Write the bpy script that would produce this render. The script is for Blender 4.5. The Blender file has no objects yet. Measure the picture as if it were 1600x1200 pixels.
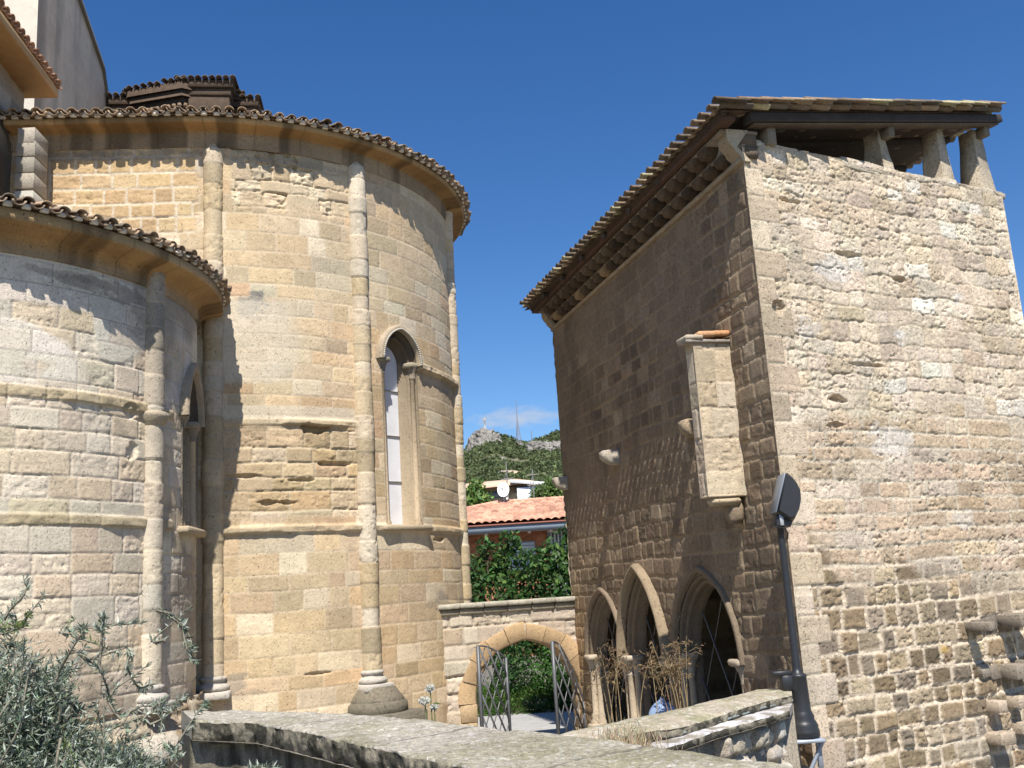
import bpy, math
import numpy as np
from mathutils import Matrix, Vector

scene = bpy.context.scene
R_ = math.radians
EYE = 3.0
# ------------------------------------------------------------------ camera
TH, PH = R_(11.8), R_(3.6)
Fv = Vector((0, math.cos(TH), math.sin(TH)))
U0 = Vector((0, -math.sin(TH), math.cos(TH)))
X0 = Vector((1, 0, 0))
Rv = X0 * math.cos(PH) - U0 * math.sin(PH)
Uv = X0 * math.sin(PH) + U0 * math.cos(PH)
cd = bpy.data.cameras.new("camera")
cam = bpy.data.objects.new("camera", cd)
scene.collection.objects.link(cam)
cd.sensor_width = 36.0
cd.lens = 36.0 * 1555 / 1600
cd.clip_start = 0.05
cd.clip_end = 5000
m = Matrix((Rv, Uv, -Fv)).transposed().to_4x4()
m.translation = Vector((0, 0, EYE))
cam.matrix_world = m
scene.camera = cam
# ------------------------------------------------------------------ light
SUN_EL, SUN_HEAD = R_(55.5), R_(-5.7)
ldir = Vector((math.sin(SUN_HEAD) * math.cos(SUN_EL), math.cos(SUN_HEAD) * math.cos(SUN_EL), -math.sin(SUN_EL)))
sd = bpy.data.lights.new("sun", 'SUN')
sd.energy = 5.0
sd.angle = R_(0.5)
sd.color = (1.0, 0.95, 0.875)
so = bpy.data.objects.new("sun", sd)
scene.collection.objects.link(so)
so.rotation_euler = ldir.to_track_quat('-Z', 'Y').to_euler()
so.location = (0, -20, 40)

w = bpy.data.worlds.new("World")
scene.world = w
w.use_nodes = True
nt = w.node_tree
nt.nodes.clear()
N = nt.nodes.new
L = nt.links.new
out = N('ShaderNodeOutputWorld')
bg = N('ShaderNodeBackground')
sky = N('ShaderNodeTexSky')
sky.sky_type = 'NISHITA'
sky.sun_disc = False
sky.sun_elevation = SUN_EL
sky.sun_rotation = math.atan2(-ldir.x, -ldir.y)
sky.altitude = 600
sky.air_density = 1.0
sky.dust_density = 0.35
sky.ozone_density = 3.0
bg.inputs['Strength'].default_value = 0.07
# one thin cloud over the hill, placed by direction
tc = N('ShaderNodeTexCoord')
sx = N('ShaderNodeSeparateXYZ')
L(tc.outputs['Generated'], sx.inputs[0])
def wm(op, a, b=None, clamp=False):
    n = N('ShaderNodeMath'); n.operation = op; n.use_clamp = clamp
    for i, v in enumerate((a, b)):
        if v is None: continue
        if isinstance(v, (int, float)): n.inputs[i].default_value = v
        else: L(v, n.inputs[i])
    return n.outputs[0]
xy = wm('DIVIDE', sx.outputs['X'], sx.outputs['Y'])
zy = wm('DIVIDE', sx.outputs['Z'], sx.outputs['Y'])
nz = N('ShaderNodeTexNoise'); nz.inputs['Scale'].default_value = 60; nz.inputs['Detail'].default_value = 6
mp = N('ShaderNodeMapping'); mp.inputs['Scale'].default_value = (1, 1, 2.6)
L(tc.outputs['Generated'], mp.inputs[0]); L(mp.outputs[0], nz.inputs['Vector'])
ex = wm('DIVIDE', wm('SUBTRACT', xy, 0.003), 0.052)
ez = wm('DIVIDE', wm('SUBTRACT', zy, 0.1735), 0.0115)
ell = wm('ADD', wm('MULTIPLY', ex, ex), wm('MULTIPLY', ez, ez))
mk = wm('SUBTRACT', 1.0, ell)
mk = wm('ADD', mk, wm('MULTIPLY', wm('SUBTRACT', nz.outputs['Fac'], 0.5), 2.2))
mk = wm('MULTIPLY', mk, 0.55, True)
mk = wm('MULTIPLY', mk, wm('GREATER_THAN', sx.outputs['Y'], 0.0))
mx = N('ShaderNodeMixRGB')
L(mk, mx.inputs[0])
hs = N('ShaderNodeHueSaturation'); hs.inputs['Saturation'].default_value = 1.28; hs.inputs['Value'].default_value = 1.42; hs.inputs['Hue'].default_value = .507
L(sky.outputs[0], hs.inputs['Color'])
L(hs.outputs[0], mx.inputs[1]); mx.inputs[2].default_value = (6.2, 6.6, 7.4, 1)
L(mx.outputs[0], bg.inputs['Color'])
L(bg.outputs[0], out.inputs[0])
scene.view_settings.view_transform = 'Standard'
scene.view_settings.look = 'None'
scene.view_settings.exposure = 0.5
scene.view_settings.gamma = 1.0

# ------------------------------------------------------------------ noise
_T = {}
def vn(x, y, seed=0):
    if seed not in _T: _T[seed] = np.random.RandomState(seed + 17).rand(256, 256)
    T = _T[seed]
    xi = np.floor(x).astype(int); yi = np.floor(y).astype(int)
    fx = x - xi; fy = y - yi
    fx = fx * fx * (3 - 2 * fx); fy = fy * fy * (3 - 2 * fy)
    a = xi & 255; b = (xi + 1) & 255; c = yi & 255; d = (yi + 1) & 255
    return (T[a, c] * (1 - fx) + T[b, c] * fx) * (1 - fy) + (T[a, d] * (1 - fx) + T[b, d] * fx) * fy
def fbm(x, y, seed=0, octv=4, gain=.5):
    s = 0; a = 1.0; t = 0
    for i in range(octv):
        s = s + a * vn(x * 2 ** i + 13.1 * i, y * 2 ** i + 7.7 * i, seed + i); t += a; a *= gain
    return s / t
def smooth(a, b, x):
    t = np.clip((x - a) / (b - a), 0, 1); return t * t * (3 - 2 * t)
def mixc(a, b, t):
    return a * (1 - t[..., None]) + b * t[..., None]
def C(*v): return np.array(v, float)

# ------------------------------------------------------------------ meshes and objects
class MB:
    def __init__(s): s.V = []; s.F = []; s.Cc = []; s.n = 0
    def add(s, V, F, col=(1, 1, 1)):
        V = np.asarray(V, float).reshape(-1, 3)
        F = np.asarray(F, int).reshape(-1, 4)
        c = np.asarray(col, float)
        if c.ndim == 1: c = np.tile(c[:3], (len(V), 1))
        s.V.append(V); s.F.append(F + s.n); s.Cc.append(c.reshape(-1, 3)); s.n += len(V)
    def grid(s, P, col=(1, 1, 1), keep=None, closeu=False):
        nu, nv = P.shape[:2]
        idx = np.arange(nu * nv).reshape(nu, nv)
        if closeu: idx = np.vstack([idx, idx[:1]])
        q = np.stack([idx[:-1, :-1], idx[1:, :-1], idx[1:, 1:], idx[:-1, 1:]], -1)
        if keep is not None: q = q[keep]
        c = np.asarray(col, float)
        s.add(P, q.reshape(-1, 4), c.reshape(-1, 3) if c.ndim > 1 else c)
    def box(s, c, size, col=(1, 1, 1), rz=0, ax=None, bev=0.0, jit=0, seed=0):
        hx, hy, hz = [v / 2 for v in size]
        b = min(bev, hx * .9, hy * .9, hz * .9)
        if b > 0:
            lv = lambda h: np.array([-h, -h + b, h - b, h])
            gx, gy, gz = lv(hx), lv(hy), lv(hz)
            V = []; F = []
            def face(fix, sgn, A, B):
                o = len(V)
                for i in range(4):
                    for j in range(4):
                        p = [0, 0, 0]
                        p[A[0]] = A[1][i]; p[B[0]] = B[1][j]
                        edge = (i in (0, 3)) + (j in (0, 3))
                        h = (hx, hy, hz)[fix]
                        p[fix] = sgn * (h - (b * .5 if edge == 1 else b * .8 if edge == 2 else 0))
                        if edge:
                            if i in (0, 3): p[A[0]] *= (1 - .5 * b / (hx, hy, hz)[A[0]])
                            if j in (0, 3): p[B[0]] *= (1 - .5 * b / (hx, hy, hz)[B[0]])
                        V.append(p)
                for i in range(3):
                    for j in range(3): F.append([o + i * 4 + j, o + i * 4 + 4 + j, o + i * 4 + 5 + j, o + i * 4 + 1 + j])
            for fix, A, B in ((0, (1, gy), (2, gz)), (1, (0, gx), (2, gz)), (2, (0, gx), (1, gy))):
                face(fix, 1, A, B); face(fix, -1, A, B)
            V = np.array(V)
        else:
            V = np.array([[x, y, z] for x in (-hx, hx) for y in (-hy, hy) for z in (-hz, hz)])
            F = [[0, 1, 3, 2], [4, 6, 7, 5], [0, 4, 5, 1], [2, 3, 7, 6], [0, 2, 6, 4], [1, 5, 7, 3]]
        if jit:
            V = V + jit * (np.stack([vn(V[:, 0] * 9 + 31 + seed, V[:, 1] * 9 + V[:, 2] * 7, 3), vn(V[:, 1] * 9 + 11 + seed, V[:, 2] * 9 + V[:, 0] * 5, 4), vn(V[:, 2] * 9 + 5 + seed, V[:, 0] * 9, 5)], -1) - .5) * 2
        if ax is not None:
            M = np.array(ax, float)
            V = V @ M
        elif rz:
            ca, sa = math.cos(rz), math.sin(rz)
            V = V @ np.array([[ca, sa, 0], [-sa, ca, 0], [0, 0, 1]])
        s.add(V + np.array(c, float), F, col)
    def tube(s, pts, rad, col=(1, 1, 1), n=8, cap=True):
        pts = np.asarray(pts, float); k = len(pts)
        rad = np.ones(k) * rad if np.isscalar(rad) else np.asarray(rad, float)
        t = np.gradient(pts, axis=0); t /= np.linalg.norm(t, axis=1)[:, None] + 1e-9
        ref = np.array([0, 0, 1.]) if abs(t[0][2]) < .9 else np.array([1., 0, 0])
        a = np.cross(t, ref); a /= np.linalg.norm(a, axis=1)[:, None] + 1e-9
        b = np.cross(t, a)
        an = np.linspace(0, 2 * np.pi, n, endpoint=False)
        P = pts[None] + rad[None, :, None] * (np.cos(an)[:, None, None] * a[None] + np.sin(an)[:, None, None] * b[None])
        s.grid(P, col, closeu=True)
        if cap:
            for j in (0, k - 1):
                Vc = np.vstack([pts[j], P[:, j]])
                Fq = [[0, 1 + i, 1 + (i + 1) % n, 1 + (i + 1) % n] for i in range(n)]
                s.add(Vc, Fq, col)
    def lathe(s, c, prof, col=(1, 1, 1), n=20, jit=0, a0=0, a1=2 * np.pi, ax=None):
        prof = np.asarray(prof, float)
        full = abs(a1 - a0 - 2 * np.pi) < 1e-6
        an = np.linspace(a0, a1, n, endpoint=not full)
        P = np.stack([prof[None, :, 0] * np.cos(an)[:, None], prof[None, :, 0] * np.sin(an)[:, None], np.tile(prof[:, 1], (n, 1))], -1)
        if jit: P[..., :2] *= (1 + jit * (vn(P[..., 0] * 14 + 40, P[..., 2] * 14 + P[..., 1] * 9, 6) - .5))[..., None]
        if ax is not None: P = P @ np.array(ax, float)
        s.grid(P + np.array(c, float), col, closeu=full)
    def prism(s, poly, z0, z1, col=(1, 1, 1)):
        poly = np.asarray(poly, float); n = len(poly)
        V = np.vstack([np.c_[poly, np.full(n, z0)], np.c_[poly, np.full(n, z1)]])
        F = [[i, (i + 1) % n, n + (i + 1) % n, n + i] for i in range(n)]
        for o in (0, n):
            for i in range(1, n - 1, 2):
                F.append([o, o + i, o + i + 1, o + min(i + 2, n - 1)])
        s.add(V, F, col)
    def build(s, name, mat, parent=None, smooth=False):
        V = np.vstack(s.V); F = np.vstack(s.F); Cc = np.vstack(s.Cc)
        # split degenerate quads (tri)
        tri = F[:, 2] == F[:, 3]
        me = bpy.data.meshes.new(name)
        me.vertices.add(len(V)); me.vertices.foreach_set("co", V.astype(np.float32).ravel())
        lt = np.where(tri, 3, 4)
        li = F.ravel()[np.stack([np.ones_like(tri), np.ones_like(tri), np.ones_like(tri), ~tri], -1).ravel()]
        me.loops.add(len(li)); me.loops.foreach_set("vertex_index", li.astype(np.int32))
        me.polygons.add(len(F))
        ls = np.concatenate([[0], np.cumsum(lt)[:-1]])
        me.polygons.foreach_set("loop_start", ls.astype(np.int32))
        me.polygons.foreach_set("loop_total", lt.astype(np.int32))
        if smooth: me.polygons.foreach_set("use_smooth", np.ones(len(F), bool))
        me.update(calc_edges=True)
        at = me.color_attributes.new("Col", 'FLOAT_COLOR', 'POINT')
        at.data.foreach_set("color", np.c_[Cc, np.ones(len(Cc))].astype(np.float32).ravel())
        me.validate()
        me.materials.append(mat)
        o = bpy.data.objects.new(name, me)
        scene.collection.objects.link(o)
        if parent is not None:
            o.parent = parent
            pm = parent
            off = Vector((0, 0, 0))
            while pm is not None: off += pm.location; pm = pm.parent
            me.transform(Matrix.Translation(-off))
        return o
def thing(name, label, cat, loc=(0, 0, 0), group=None):
    o = bpy.data.objects.new(name, None); scene.collection.objects.link(o)
    o.location = loc; o.empty_display_size = .3
    return tag(o, label, cat, group)
def tag(o, label, cat, group=None, kind=None):
    o['label'] = label; o['category'] = cat
    if group: o['group'] = group
    if kind: o['kind'] = kind
    return o
def struct(o, kind='structure'):
    o['kind'] = kind; return o

# ------------------------------------------------------------------ materials
def mat(name, rough=.9, noise=((3, .25), (40, .25)), bump=((55, .006), (14, .01)), spec=.25, metal=0, coat=0, trans=0, pits=()):
    ma = bpy.data.materials.new(name); ma.use_nodes = True
    t = ma.node_tree; b = t.nodes['Principled BSDF']
    at = t.nodes.new('ShaderNodeAttribute'); at.attribute_name = 'Col'
    tcn = t.nodes.new('ShaderNodeTexCoord')
    cur = at.outputs['Color']
    for sc, am in noise:
        n = t.nodes.new('ShaderNodeTexNoise'); n.inputs['Scale'].default_value = sc; n.inputs['Detail'].default_value = 5; n.inputs['Roughness'].default_value = .65
        t.links.new(tcn.outputs['Object'], n.inputs['Vector'])
        mr = t.nodes.new('ShaderNodeMapRange'); mr.inputs[1].default_value = .25; mr.inputs[2].default_value = .75; mr.inputs[3].default_value = 1 - am; mr.inputs[4].default_value = 1 + am
        t.links.new(n.outputs['Fac'], mr.inputs[0])
        mu = t.nodes.new('ShaderNodeMixRGB'); mu.blend_type = 'MULTIPLY'; mu.inputs[0].default_value = 1
        t.links.new(cur, mu.inputs[1]); t.links.new(mr.outputs[0], mu.inputs[2]); cur = mu.outputs[0]
    t.links.new(cur, b.inputs['Base Color'])
    b.inputs['Roughness'].default_value = rough
    b.inputs['Metallic'].default_value = metal
    b.inputs['Specular IOR Level'].default_value = spec
    prev = None
    for sc, ds in bump:
        n = t.nodes.new('ShaderNodeTexNoise'); n.inputs['Scale'].default_value = sc; n.inputs['Detail'].default_value = 4
        t.links.new(tcn.outputs['Object'], n.inputs['Vector'])
        bp = t.nodes.new('ShaderNodeBump'); bp.inputs['Distance'].default_value = ds; bp.inputs['Strength'].default_value = .8
        t.links.new(n.outputs['Fac'], bp.inputs['Height'])
        if prev: t.links.new(prev, bp.inputs['Normal'])
        prev = bp.outputs['Normal']
    for sc, ds, lo, hi in pits:
        n = t.nodes.new('ShaderNodeTexNoise'); n.inputs['Scale'].default_value = sc; n.inputs['Detail'].default_value = 3; n.inputs['Roughness'].default_value = .6
        t.links.new(tcn.outputs['Object'], n.inputs['Vector'])
        mr = t.nodes.new('ShaderNodeMapRange'); mr.inputs[1].default_value = lo; mr.inputs[2].default_value = hi; mr.inputs[3].default_value = 1; mr.inputs[4].default_value = 0
        t.links.new(n.outputs['Fac'], mr.inputs[0])
        bp = t.nodes.new('ShaderNodeBump'); bp.inputs['Distance'].default_value = ds; bp.inputs['Strength'].default_value = 1
        t.links.new(mr.outputs[0], bp.inputs['Height'])
        if prev: t.links.new(prev, bp.inputs['Normal'])
        prev = bp.outputs['Normal']
    if prev: t.links.new(prev, b.inputs['Normal'])
    if trans:
        tr = t.nodes.new('ShaderNodeBsdfTranslucent'); ms = t.nodes.new('ShaderNodeMixShader')
        t.links.new(cur, tr.inputs['Color']); ms.inputs[0].default_value = trans
        t.links.new(b.outputs[0], ms.inputs[1]); t.links.new(tr.outputs[0], ms.inputs[2])
        t.links.new(ms.outputs[0], t.nodes['Material Output'].inputs['Surface'])
    return ma
M_STONE = mat('weathered_stone', .92, ((1.3, .08), (9, .1), (50, .22)), ((70, .007), (22, .008)), pits=((34, .02, .64, .72),))
M_ROUGH = mat('rough_rubble_stone', .95, ((1.6, .12), (16, .18), (60, .32)), ((60, .005),), pits=((19, .008, .58, .68), (44, .006, .58, .68)))
M_PLASTER = mat('stained_plaster', .9, ((.9, .2), (6, .1)), ((40, .003),))
M_TILE = mat('fired_clay_tile', .9, ((5, .3), (30, .3)), ((40, .006),))
M_WOOD = mat('old_timber', .85, ((4, .25), (40, .3)), ((50, .006),))
M_CONC = mat('lichened_concrete', .95, ((2.2, .2), (11, .25), (60, .4), (140, .4)), ((90, .006), (25, .012)))
M_IRON = mat('grey_iron', .5, ((12, .15),), ((80, .001),), .5, .3)
M_BLACK = mat('black_paint', .42, ((20, .15),), ((60, .0006),), .5)
M_PANE = mat('pale_pane', .35, ((2.5, .1),), (), .4)
M_LEAF = mat('leaf', .5, ((7, .25),), (), .3, trans=.3)
M_OLIVE = mat('olive_leaf', .5, ((9, .2),), (), .35, trans=.18)
M_BARK = mat('bark', .95, ((8, .3),), ((30, .02),))
M_DRY = mat('dry_straw', .8, ((15, .3),), (), .2, trans=.2)
M_GROUND = mat('dusty_paving', .95, ((.3, .15), (3, .15), (30, .15)), ((40, .006),))
M_HILL = mat('hillside', .95, ((.05, .25), (.3, .3)), ())
M_ROCK = mat('limestone_rock', .95, ((.12, .3), (.6, .35), (2.5, .25)), ((.6, .5), (2, .2)))
M_PAINT = mat('house_paint', .8, ((2, .1),), ((30, .002),))
M_BRICK = mat('brick_wall', .9, ((1.5, .15), (12, .25)), ((25, .01),))
M_CLOTH = mat('thin_plastic', .45, ((5, .1),), (), .4, trans=.3)

# ------------------------------------------------------------------ wall paths
class Apse:
    """straight bay for u<0, round for u>0; d = distance out of the wall face"""
    def __init__(s, cx, cy, R, a):
        a = R_(a); s.c = C(cx, cy); s.R = R
        s.n0 = C(math.sin(a), -math.cos(a)); s.t0 = C(math.cos(a), math.sin(a))
    def P(s, u, d=0):
        u = np.asarray(u, float); d = np.asarray(d, float)
        a = np.maximum(u, 0) / s.R; st = np.minimum(u, 0); r = s.R + d
        return s.c + (r * np.cos(a))[..., None] * s.n0 + (r * np.sin(a) + st)[..., None] * s.t0
    def frame(s, u):
        p = s.P(np.array(u), np.array(0.)); a = max(u, 0) / s.R
        n = s.n0 * math.cos(a) + s.t0 * math.sin(a); t = -s.n0 * math.sin(a) + s.t0 * math.cos(a)
        return p, n, t
class Face:
    def __init__(s, A, B):
        s.A = C(*A); s.B = C(*B); s.L = np.linalg.norm(s.B - s.A); s.t = (s.B - s.A) / s.L
        n = C(s.t[1], -s.t[0]); s.n = n if n @ s.A < 0 else -n
    def P(s, u, d=0):
        u = np.asarray(u, float); d = np.asarray(d, float)
        return s.A + u[..., None] * s.t + d[..., None] * s.n
    def frame(s, u): return s.A + u * s.t, s.n, s.t
class Col:
    def __init__(s, p, n, t, r): s.p, s.n, s.t, s.r = p, n, t, r
    def P(s, u, d=0):
        a = np.asarray(u, float) / s.r; r = s.r + np.asarray(d, float)
        return s.p + (r * np.cos(a))[..., None] * s.n + (r * np.sin(a))[..., None] * s.t

# ------------------------------------------------------------------ masonry
def layout(U, V, seed, ch, sw, warp=0., wsc=3., cw=0., straight=()):
    rng = np.random.RandomState(seed)
    if warp:
        U = U + warp * (fbm(U * wsc, V * wsc, seed + 1, 3) - .5) * 2
        V = V + warp * (fbm(U * wsc + 50, V * wsc, seed + 4, 3) - .5) * 2
    if cw:
        V = V + cw * (fbm(U * .7, V * .7 + 9, seed + 7, 2) - .5) * 2
    v0, v1 = V.min() - .1, V.max() + .1; u0, u1 = U.min() - .1, U.max() + .1
    cb = [v0]
    while cb[-1] < v1: cb.append(cb[-1] + rng.uniform(*ch))
    cb = np.array(cb)
    ci = np.clip(np.searchsorted(cb, V) - 1, 0, len(cb) - 2)
    ids = np.zeros(U.shape, int); le = np.zeros(U.shape); ri = np.zeros(U.shape)
    base = 0
    for c in range(len(cb) - 1):
        b = [u0 - rng.uniform(0, sw[1])]
        rowsc = rng.uniform(.8, 1.25)
        while b[-1] < u1: b.append(b[-1] + rng.uniform(*sw) * rowsc)
        b = np.array(b)
        mk = ci == c
        if not mk.any(): base += len(b); continue
        k = np.clip(np.searchsorted(b, U[mk]) - 1, 0, len(b) - 2)
        ids[mk] = base + k; le[mk] = b[k]; ri[mk] = b[k + 1]
        base += len(b)
    bot, top = cb[ci], cb[ci + 1]
    du = np.minimum(U - le, ri - U); dv = np.minimum(V - bot, top - V)
    e = np.minimum(du, dv)
    return ids, e, du, dv, base, ci
def masonry(U, V, seed, ch, sw, pal, pw, mortar, joint=.012, jd=.012, warp=.006, wsc=4., cw=.02, er=.5, erd=.03, off=.006, cvar=.12, rnd=0., top=None, blend=1.):
    ids, e, du, dv, n, ci = layout(U, V, seed, ch, sw, warp, wsc, cw)
    rng = np.random.RandomState(seed + 99)
    pal = np.array(pal); k = rng.choice(len(pal), n + 2, p=np.array(pw) / sum(pw))
    scol = pal[k] * (1 + cvar * rng.randn(n + 2, 1)) * (1 + .012 * rng.randn(n + 2, 3))
    so_ = off * rng.randn(n + 2); se = np.clip(rng.rand(n + 2) ** 1.6 * 1.5, 0, 1) * er
    jw = joint * (1 + .6 * (fbm(U * 5, V * 5, seed + 20, 2) - .5))
    if rnd:
        cr = np.hypot(np.maximum(rnd - du, 0), np.maximum(rnd - dv, 0))
        e = np.where(cr > 0, np.minimum(e, rnd - cr), e)
    t = smooth(0, 1, (e - jw * .35) / (jw * 1.0 + .006))
    E_ = se[ids]
    pit = fbm(U * 16, V * 16, seed + 31, 3); big = fbm(U * 5.5, V * 8, seed + 41, 3); st = fbm(U * 4, V * 22, seed + 47, 3)
    d = so_[ids] * t - jd * (1 - t)
    d = d - E_ * (erd * 1.6 * np.clip(big - .38, 0, 1) + erd * 2.2 * np.clip(pit - .56, 0, 1) * 1.6 + erd * .9 * np.clip(st - .52, 0, 1) * 1.5)
    d = d - E_ * .018 * (1 - smooth(0, .045, e))
    col = scol[ids] * (1 + .22 * (fbm(U * 7, V * 9, seed + 61, 4) - .5)[..., None] + .16 * (fbm(U * 30, V * 30, seed + 67, 2) - .5)[..., None])
    mc = np.asarray(mortar) * (1 + .2 * (fbm(U * 12, V * 12, seed + 71, 2) - .5)[..., None])
    col = mixc(mc, col, 1 - (1 - t) * blend)
    return d, np.clip(col, .01, .9), ids, e, E_
def band(V, U, z, h, proj, seed, dmg=.5):
    """a projecting string course with damage"""
    zz = z + .01 * (fbm(U * 3, V * 0, seed, 2) - .5)
    a = smooth(zz - h / 2 - .012, zz - h / 2 + .006, V) * (1 - smooth(zz + h / 2 - .02, zz + h / 2 + .02, V))
    p = proj * (1 - dmg * smooth(.42, .62, fbm(U * 1.6, V * 2, seed + 3, 3))) * (1 + .3 * (fbm(U * 9, V * 9, seed + 5, 2) - .5))
    return a * p, a
def ell(U, V, u, v, ru, rv, seed=3):
    q = ((U - u) / ru) ** 2 + ((V - v) / rv) ** 2
    return 1 - smooth(.5, 1.1, q * .75 + 2.6 * (fbm(U * 6 + u * 7, V * 11 + v * 5, seed, 4) - .45))
def sheet(name, parent, ma, path, u0, u1, z0, z1, res, style, hole=None, clamp=(), smooth_=False, mb=None):
    nu = max(3, int(abs(u1 - u0) / res) + 1); nv = max(3, int((z1 - z0) / res) + 1)
    u = np.linspace(u0, u1, nu); v = np.linspace(z0, z1, nv)
    U, V = np.meshgrid(u, v, indexing='ij')
    d, col = style(U, V)
    for cu in clamp: d = d * smooth(0, .05, np.abs(U - cu))
    p = path.P(U, d)
    P = np.concatenate([p, V[..., None]], -1)
    keep = None
    if hole is not None:
        uc = (u[:-1] + u[1:]) / 2; vc = (v[:-1] + v[1:]) / 2
        Uc, Vc = np.meshgrid(uc, vc, indexing='ij'); keep = ~hole(Uc, Vc)
    b = mb or MB()
    b.grid(P, col, keep)
    if mb is not None: return
    return b.build(name, ma, parent, smooth_)
# pointed arch helpers: half width a, rise h over the springing
def arch_in(U, V, u0, a, h, zb, zs, o=0.):
    c = (h * h - a * a) / (2 * a); Rr = a + c
    x = np.abs(U - u0)
    low = (V <= zs) & (V > zb) & (x < a - o)
    up = (V > zs) & (np.hypot(x + c, V - zs) < Rr - o)
    return low | up
def arch_curve(a, h, zb, zs, o, n=16, pts=None):
    c = (h * h - a * a) / (2 * a); r = a + c - o
    a1 = math.acos(min(1, c / r)); an = np.linspace(0, a1, n)
    xr = r * np.cos(an) - c; zr = zs + r * np.sin(an)
    x = np.concatenate([[a - o, a - o], xr[1:]]); z = np.concatenate([[zb, zs], zr[1:]])
    return np.concatenate([x, -x[::-1][1:]]), np.concatenate([z, z[::-1][1:]])
def arch_sweep(mb, frame, a, h, zb, zs, prof, col, n=16, jit=0, seed=0, dirt_shade=None):
    p, nn, tt = frame
    rows = []
    for o, d in prof:
        x, z = arch_curve(a, h, zb, zs, o, n)
        if jit:
            d = d + jit * (vn(x * 6 + 20 + seed, z * 6 + o * 30, 8) - .5)
        xy_ = p + x[:, None] * tt + (d * np.ones_like(x))[:, None] * nn
        rows.append(np.c_[xy_, z])
    P = np.stack(rows, 1)
    cc = np.asarray(col, float)
    cc = np.ones(P.shape) * cc * (1 + .25 * (fbm(P[..., 0] * 7 + P[..., 1] * 7, P[..., 2] * 7, 12, 2) - .5))[..., None]
    if dirt_shade is not None: cc = mixc(cc, np.asarray(dirt_shade) * np.ones_like(cc), smooth(-.15, .1, P[..., 2] - zs) * (np.array([o for o, d in prof])[None] > -.01))  # dirt and recess shade both put into the colour above the springing
    mb.grid(P, cc)
def roll(o, d, r, n=6, a0=-90, a1=90):
    an = np.radians(np.linspace(a0, a1, n)); return [(o + r * math.sin(x), d + r * math.cos(x)) for x in an]

# ------------------------------------------------------------------ canal tiles
def tile_proto(L_=.42, r0=.078, r1=.064, th=.014, n=7, invert=False):
    an = np.linspace(0, np.pi, n + 1)
    V = []
    for y, r in ((0, r0), (L_, r1)):
        for rr in (r, r - th):
            V += [[rr * math.cos(q), y, rr * math.sin(q) * .85] for q in an]
    V = np.array(V); k = n + 1
    F = []
    for i in range(n):
        F += [[i, i + 1, 2 * k + i + 1, 2 * k + i], [k + i, 3 * k + i, 3 * k + i + 1, k + i + 1],
              [i, k + i, k + i + 1, i + 1], [2 * k + i, 2 * k + i + 1, 3 * k + i + 1, 3 * k + i]]
    F += [[0, 2 * k, 3 * k, k], [n, k + n, 3 * k + n, 2 * k + n]]
    if invert: V[:, 2] *= -1
    return V, np.array(F)
def place(mb, proto, O, T, S, cols, jit=0, rng=None):
    V, F = proto
    O, T, S = [np.asarray(x, float) for x in (O, T, S)]
    T = T / np.linalg.norm(T, axis=1)[:, None]; S = S / np.linalg.norm(S, axis=1)[:, None]
    if jit and rng is not None:
        S = S + jit * rng.randn(*S.shape); S /= np.linalg.norm(S, axis=1)[:, None]
    Nn = np.cross(T, S); Nn *= np.sign(Nn[:, 2:3] + 1e-9)
    P = O[:, None] + V[None, :, 0:1] * T[:, None] + V[None, :, 1:2] * S[:, None] + V[None, :, 2:3] * Nn[:, None]
    k = len(O); nv = len(V)
    FF = (F[None] + (np.arange(k) * nv)[:, None, None]).reshape(-1, 4)
    cc = np.repeat(np.asarray(cols, float), nv, axis=0)
    mb.add(P.reshape(-1, 3), FF, cc)
TILEC = np.array([[.34, .25, .17], [.28, .21, .15], [.40, .28, .18], [.24, .2, .15], [.44, .33, .22]])
def apse_roof(name, parent, S, s0, s1, d_edge, z, slope=.3, rows=3, seed=5, pitch=.2):
    rng = np.random.RandomState(seed)
    mb = MB(); n = int((s1 - s0) / pitch * (1 + d_edge / S.R))
    ss = np.linspace(s0, s1, n)
    ups = []
    for r in range(rows):
        for kind in (0, 1):
            q = ss if kind == 0 else (ss[:-1] + ss[1:]) / 2
            fr = [S.frame(x) for x in q]
            nn = np.array([f[1] for f in fr]); tt = np.array([f[2] for f in fr])
            dd = d_edge - r * .33 + rng.uniform(-.035, .03, len(q)) - (.0 if kind == 0 else -.015)
            p = S.P(q, dd)
            zz = z + r * .33 * slope + (.065 if kind == 0 else .07) + .012 * r + rng.uniform(-.014, .014, len(q))
            O = np.c_[p, zz]
            Sv = np.c_[-nn, np.full(len(q), slope)]
            cols = TILEC[rng.randint(0, 5, len(q))] * rng.uniform(.6, 1.2, (len(q), 1))
            place(mb, tile_proto(invert=bool(kind)), O, np.c_[tt, np.zeros(len(q))], Sv, cols, .03, rng)
            if r == 0 and kind == 0:   # mortar plugs under the cover tiles
                for i in range(len(q)):
                    b = rng.uniform(.05, .09)
                    pp = S.P(np.array(q[i]), np.array(d_edge - b - .03))
                    hh = rng.uniform(.05, .085)
                    mb.box((pp[0], pp[1], z + .01 + hh / 2), (.105, .06, hh), (.72, .68, .6), ax=[[*tt[i], 0], [*nn[i], 0], [0, 0, 1]], bev=.01)
    # under-roof sheet rising to the crown
    q = np.linspace(s0, s1, 80); R0 = d_edge - .06
    ds = np.array([R0, R0 - .6, R0 - 1.4, -S.R + .6]); P = []
    for d in ds:
        p = S.P(q, np.full(len(q), d)); P.append(np.c_[p, np.full(len(q), z + .02 + (R0 - d) * slope)])
    mb.grid(np.stack(P, 1), (.3, .22, .15))
    return mb.build(name, M_TILE, parent)
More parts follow.
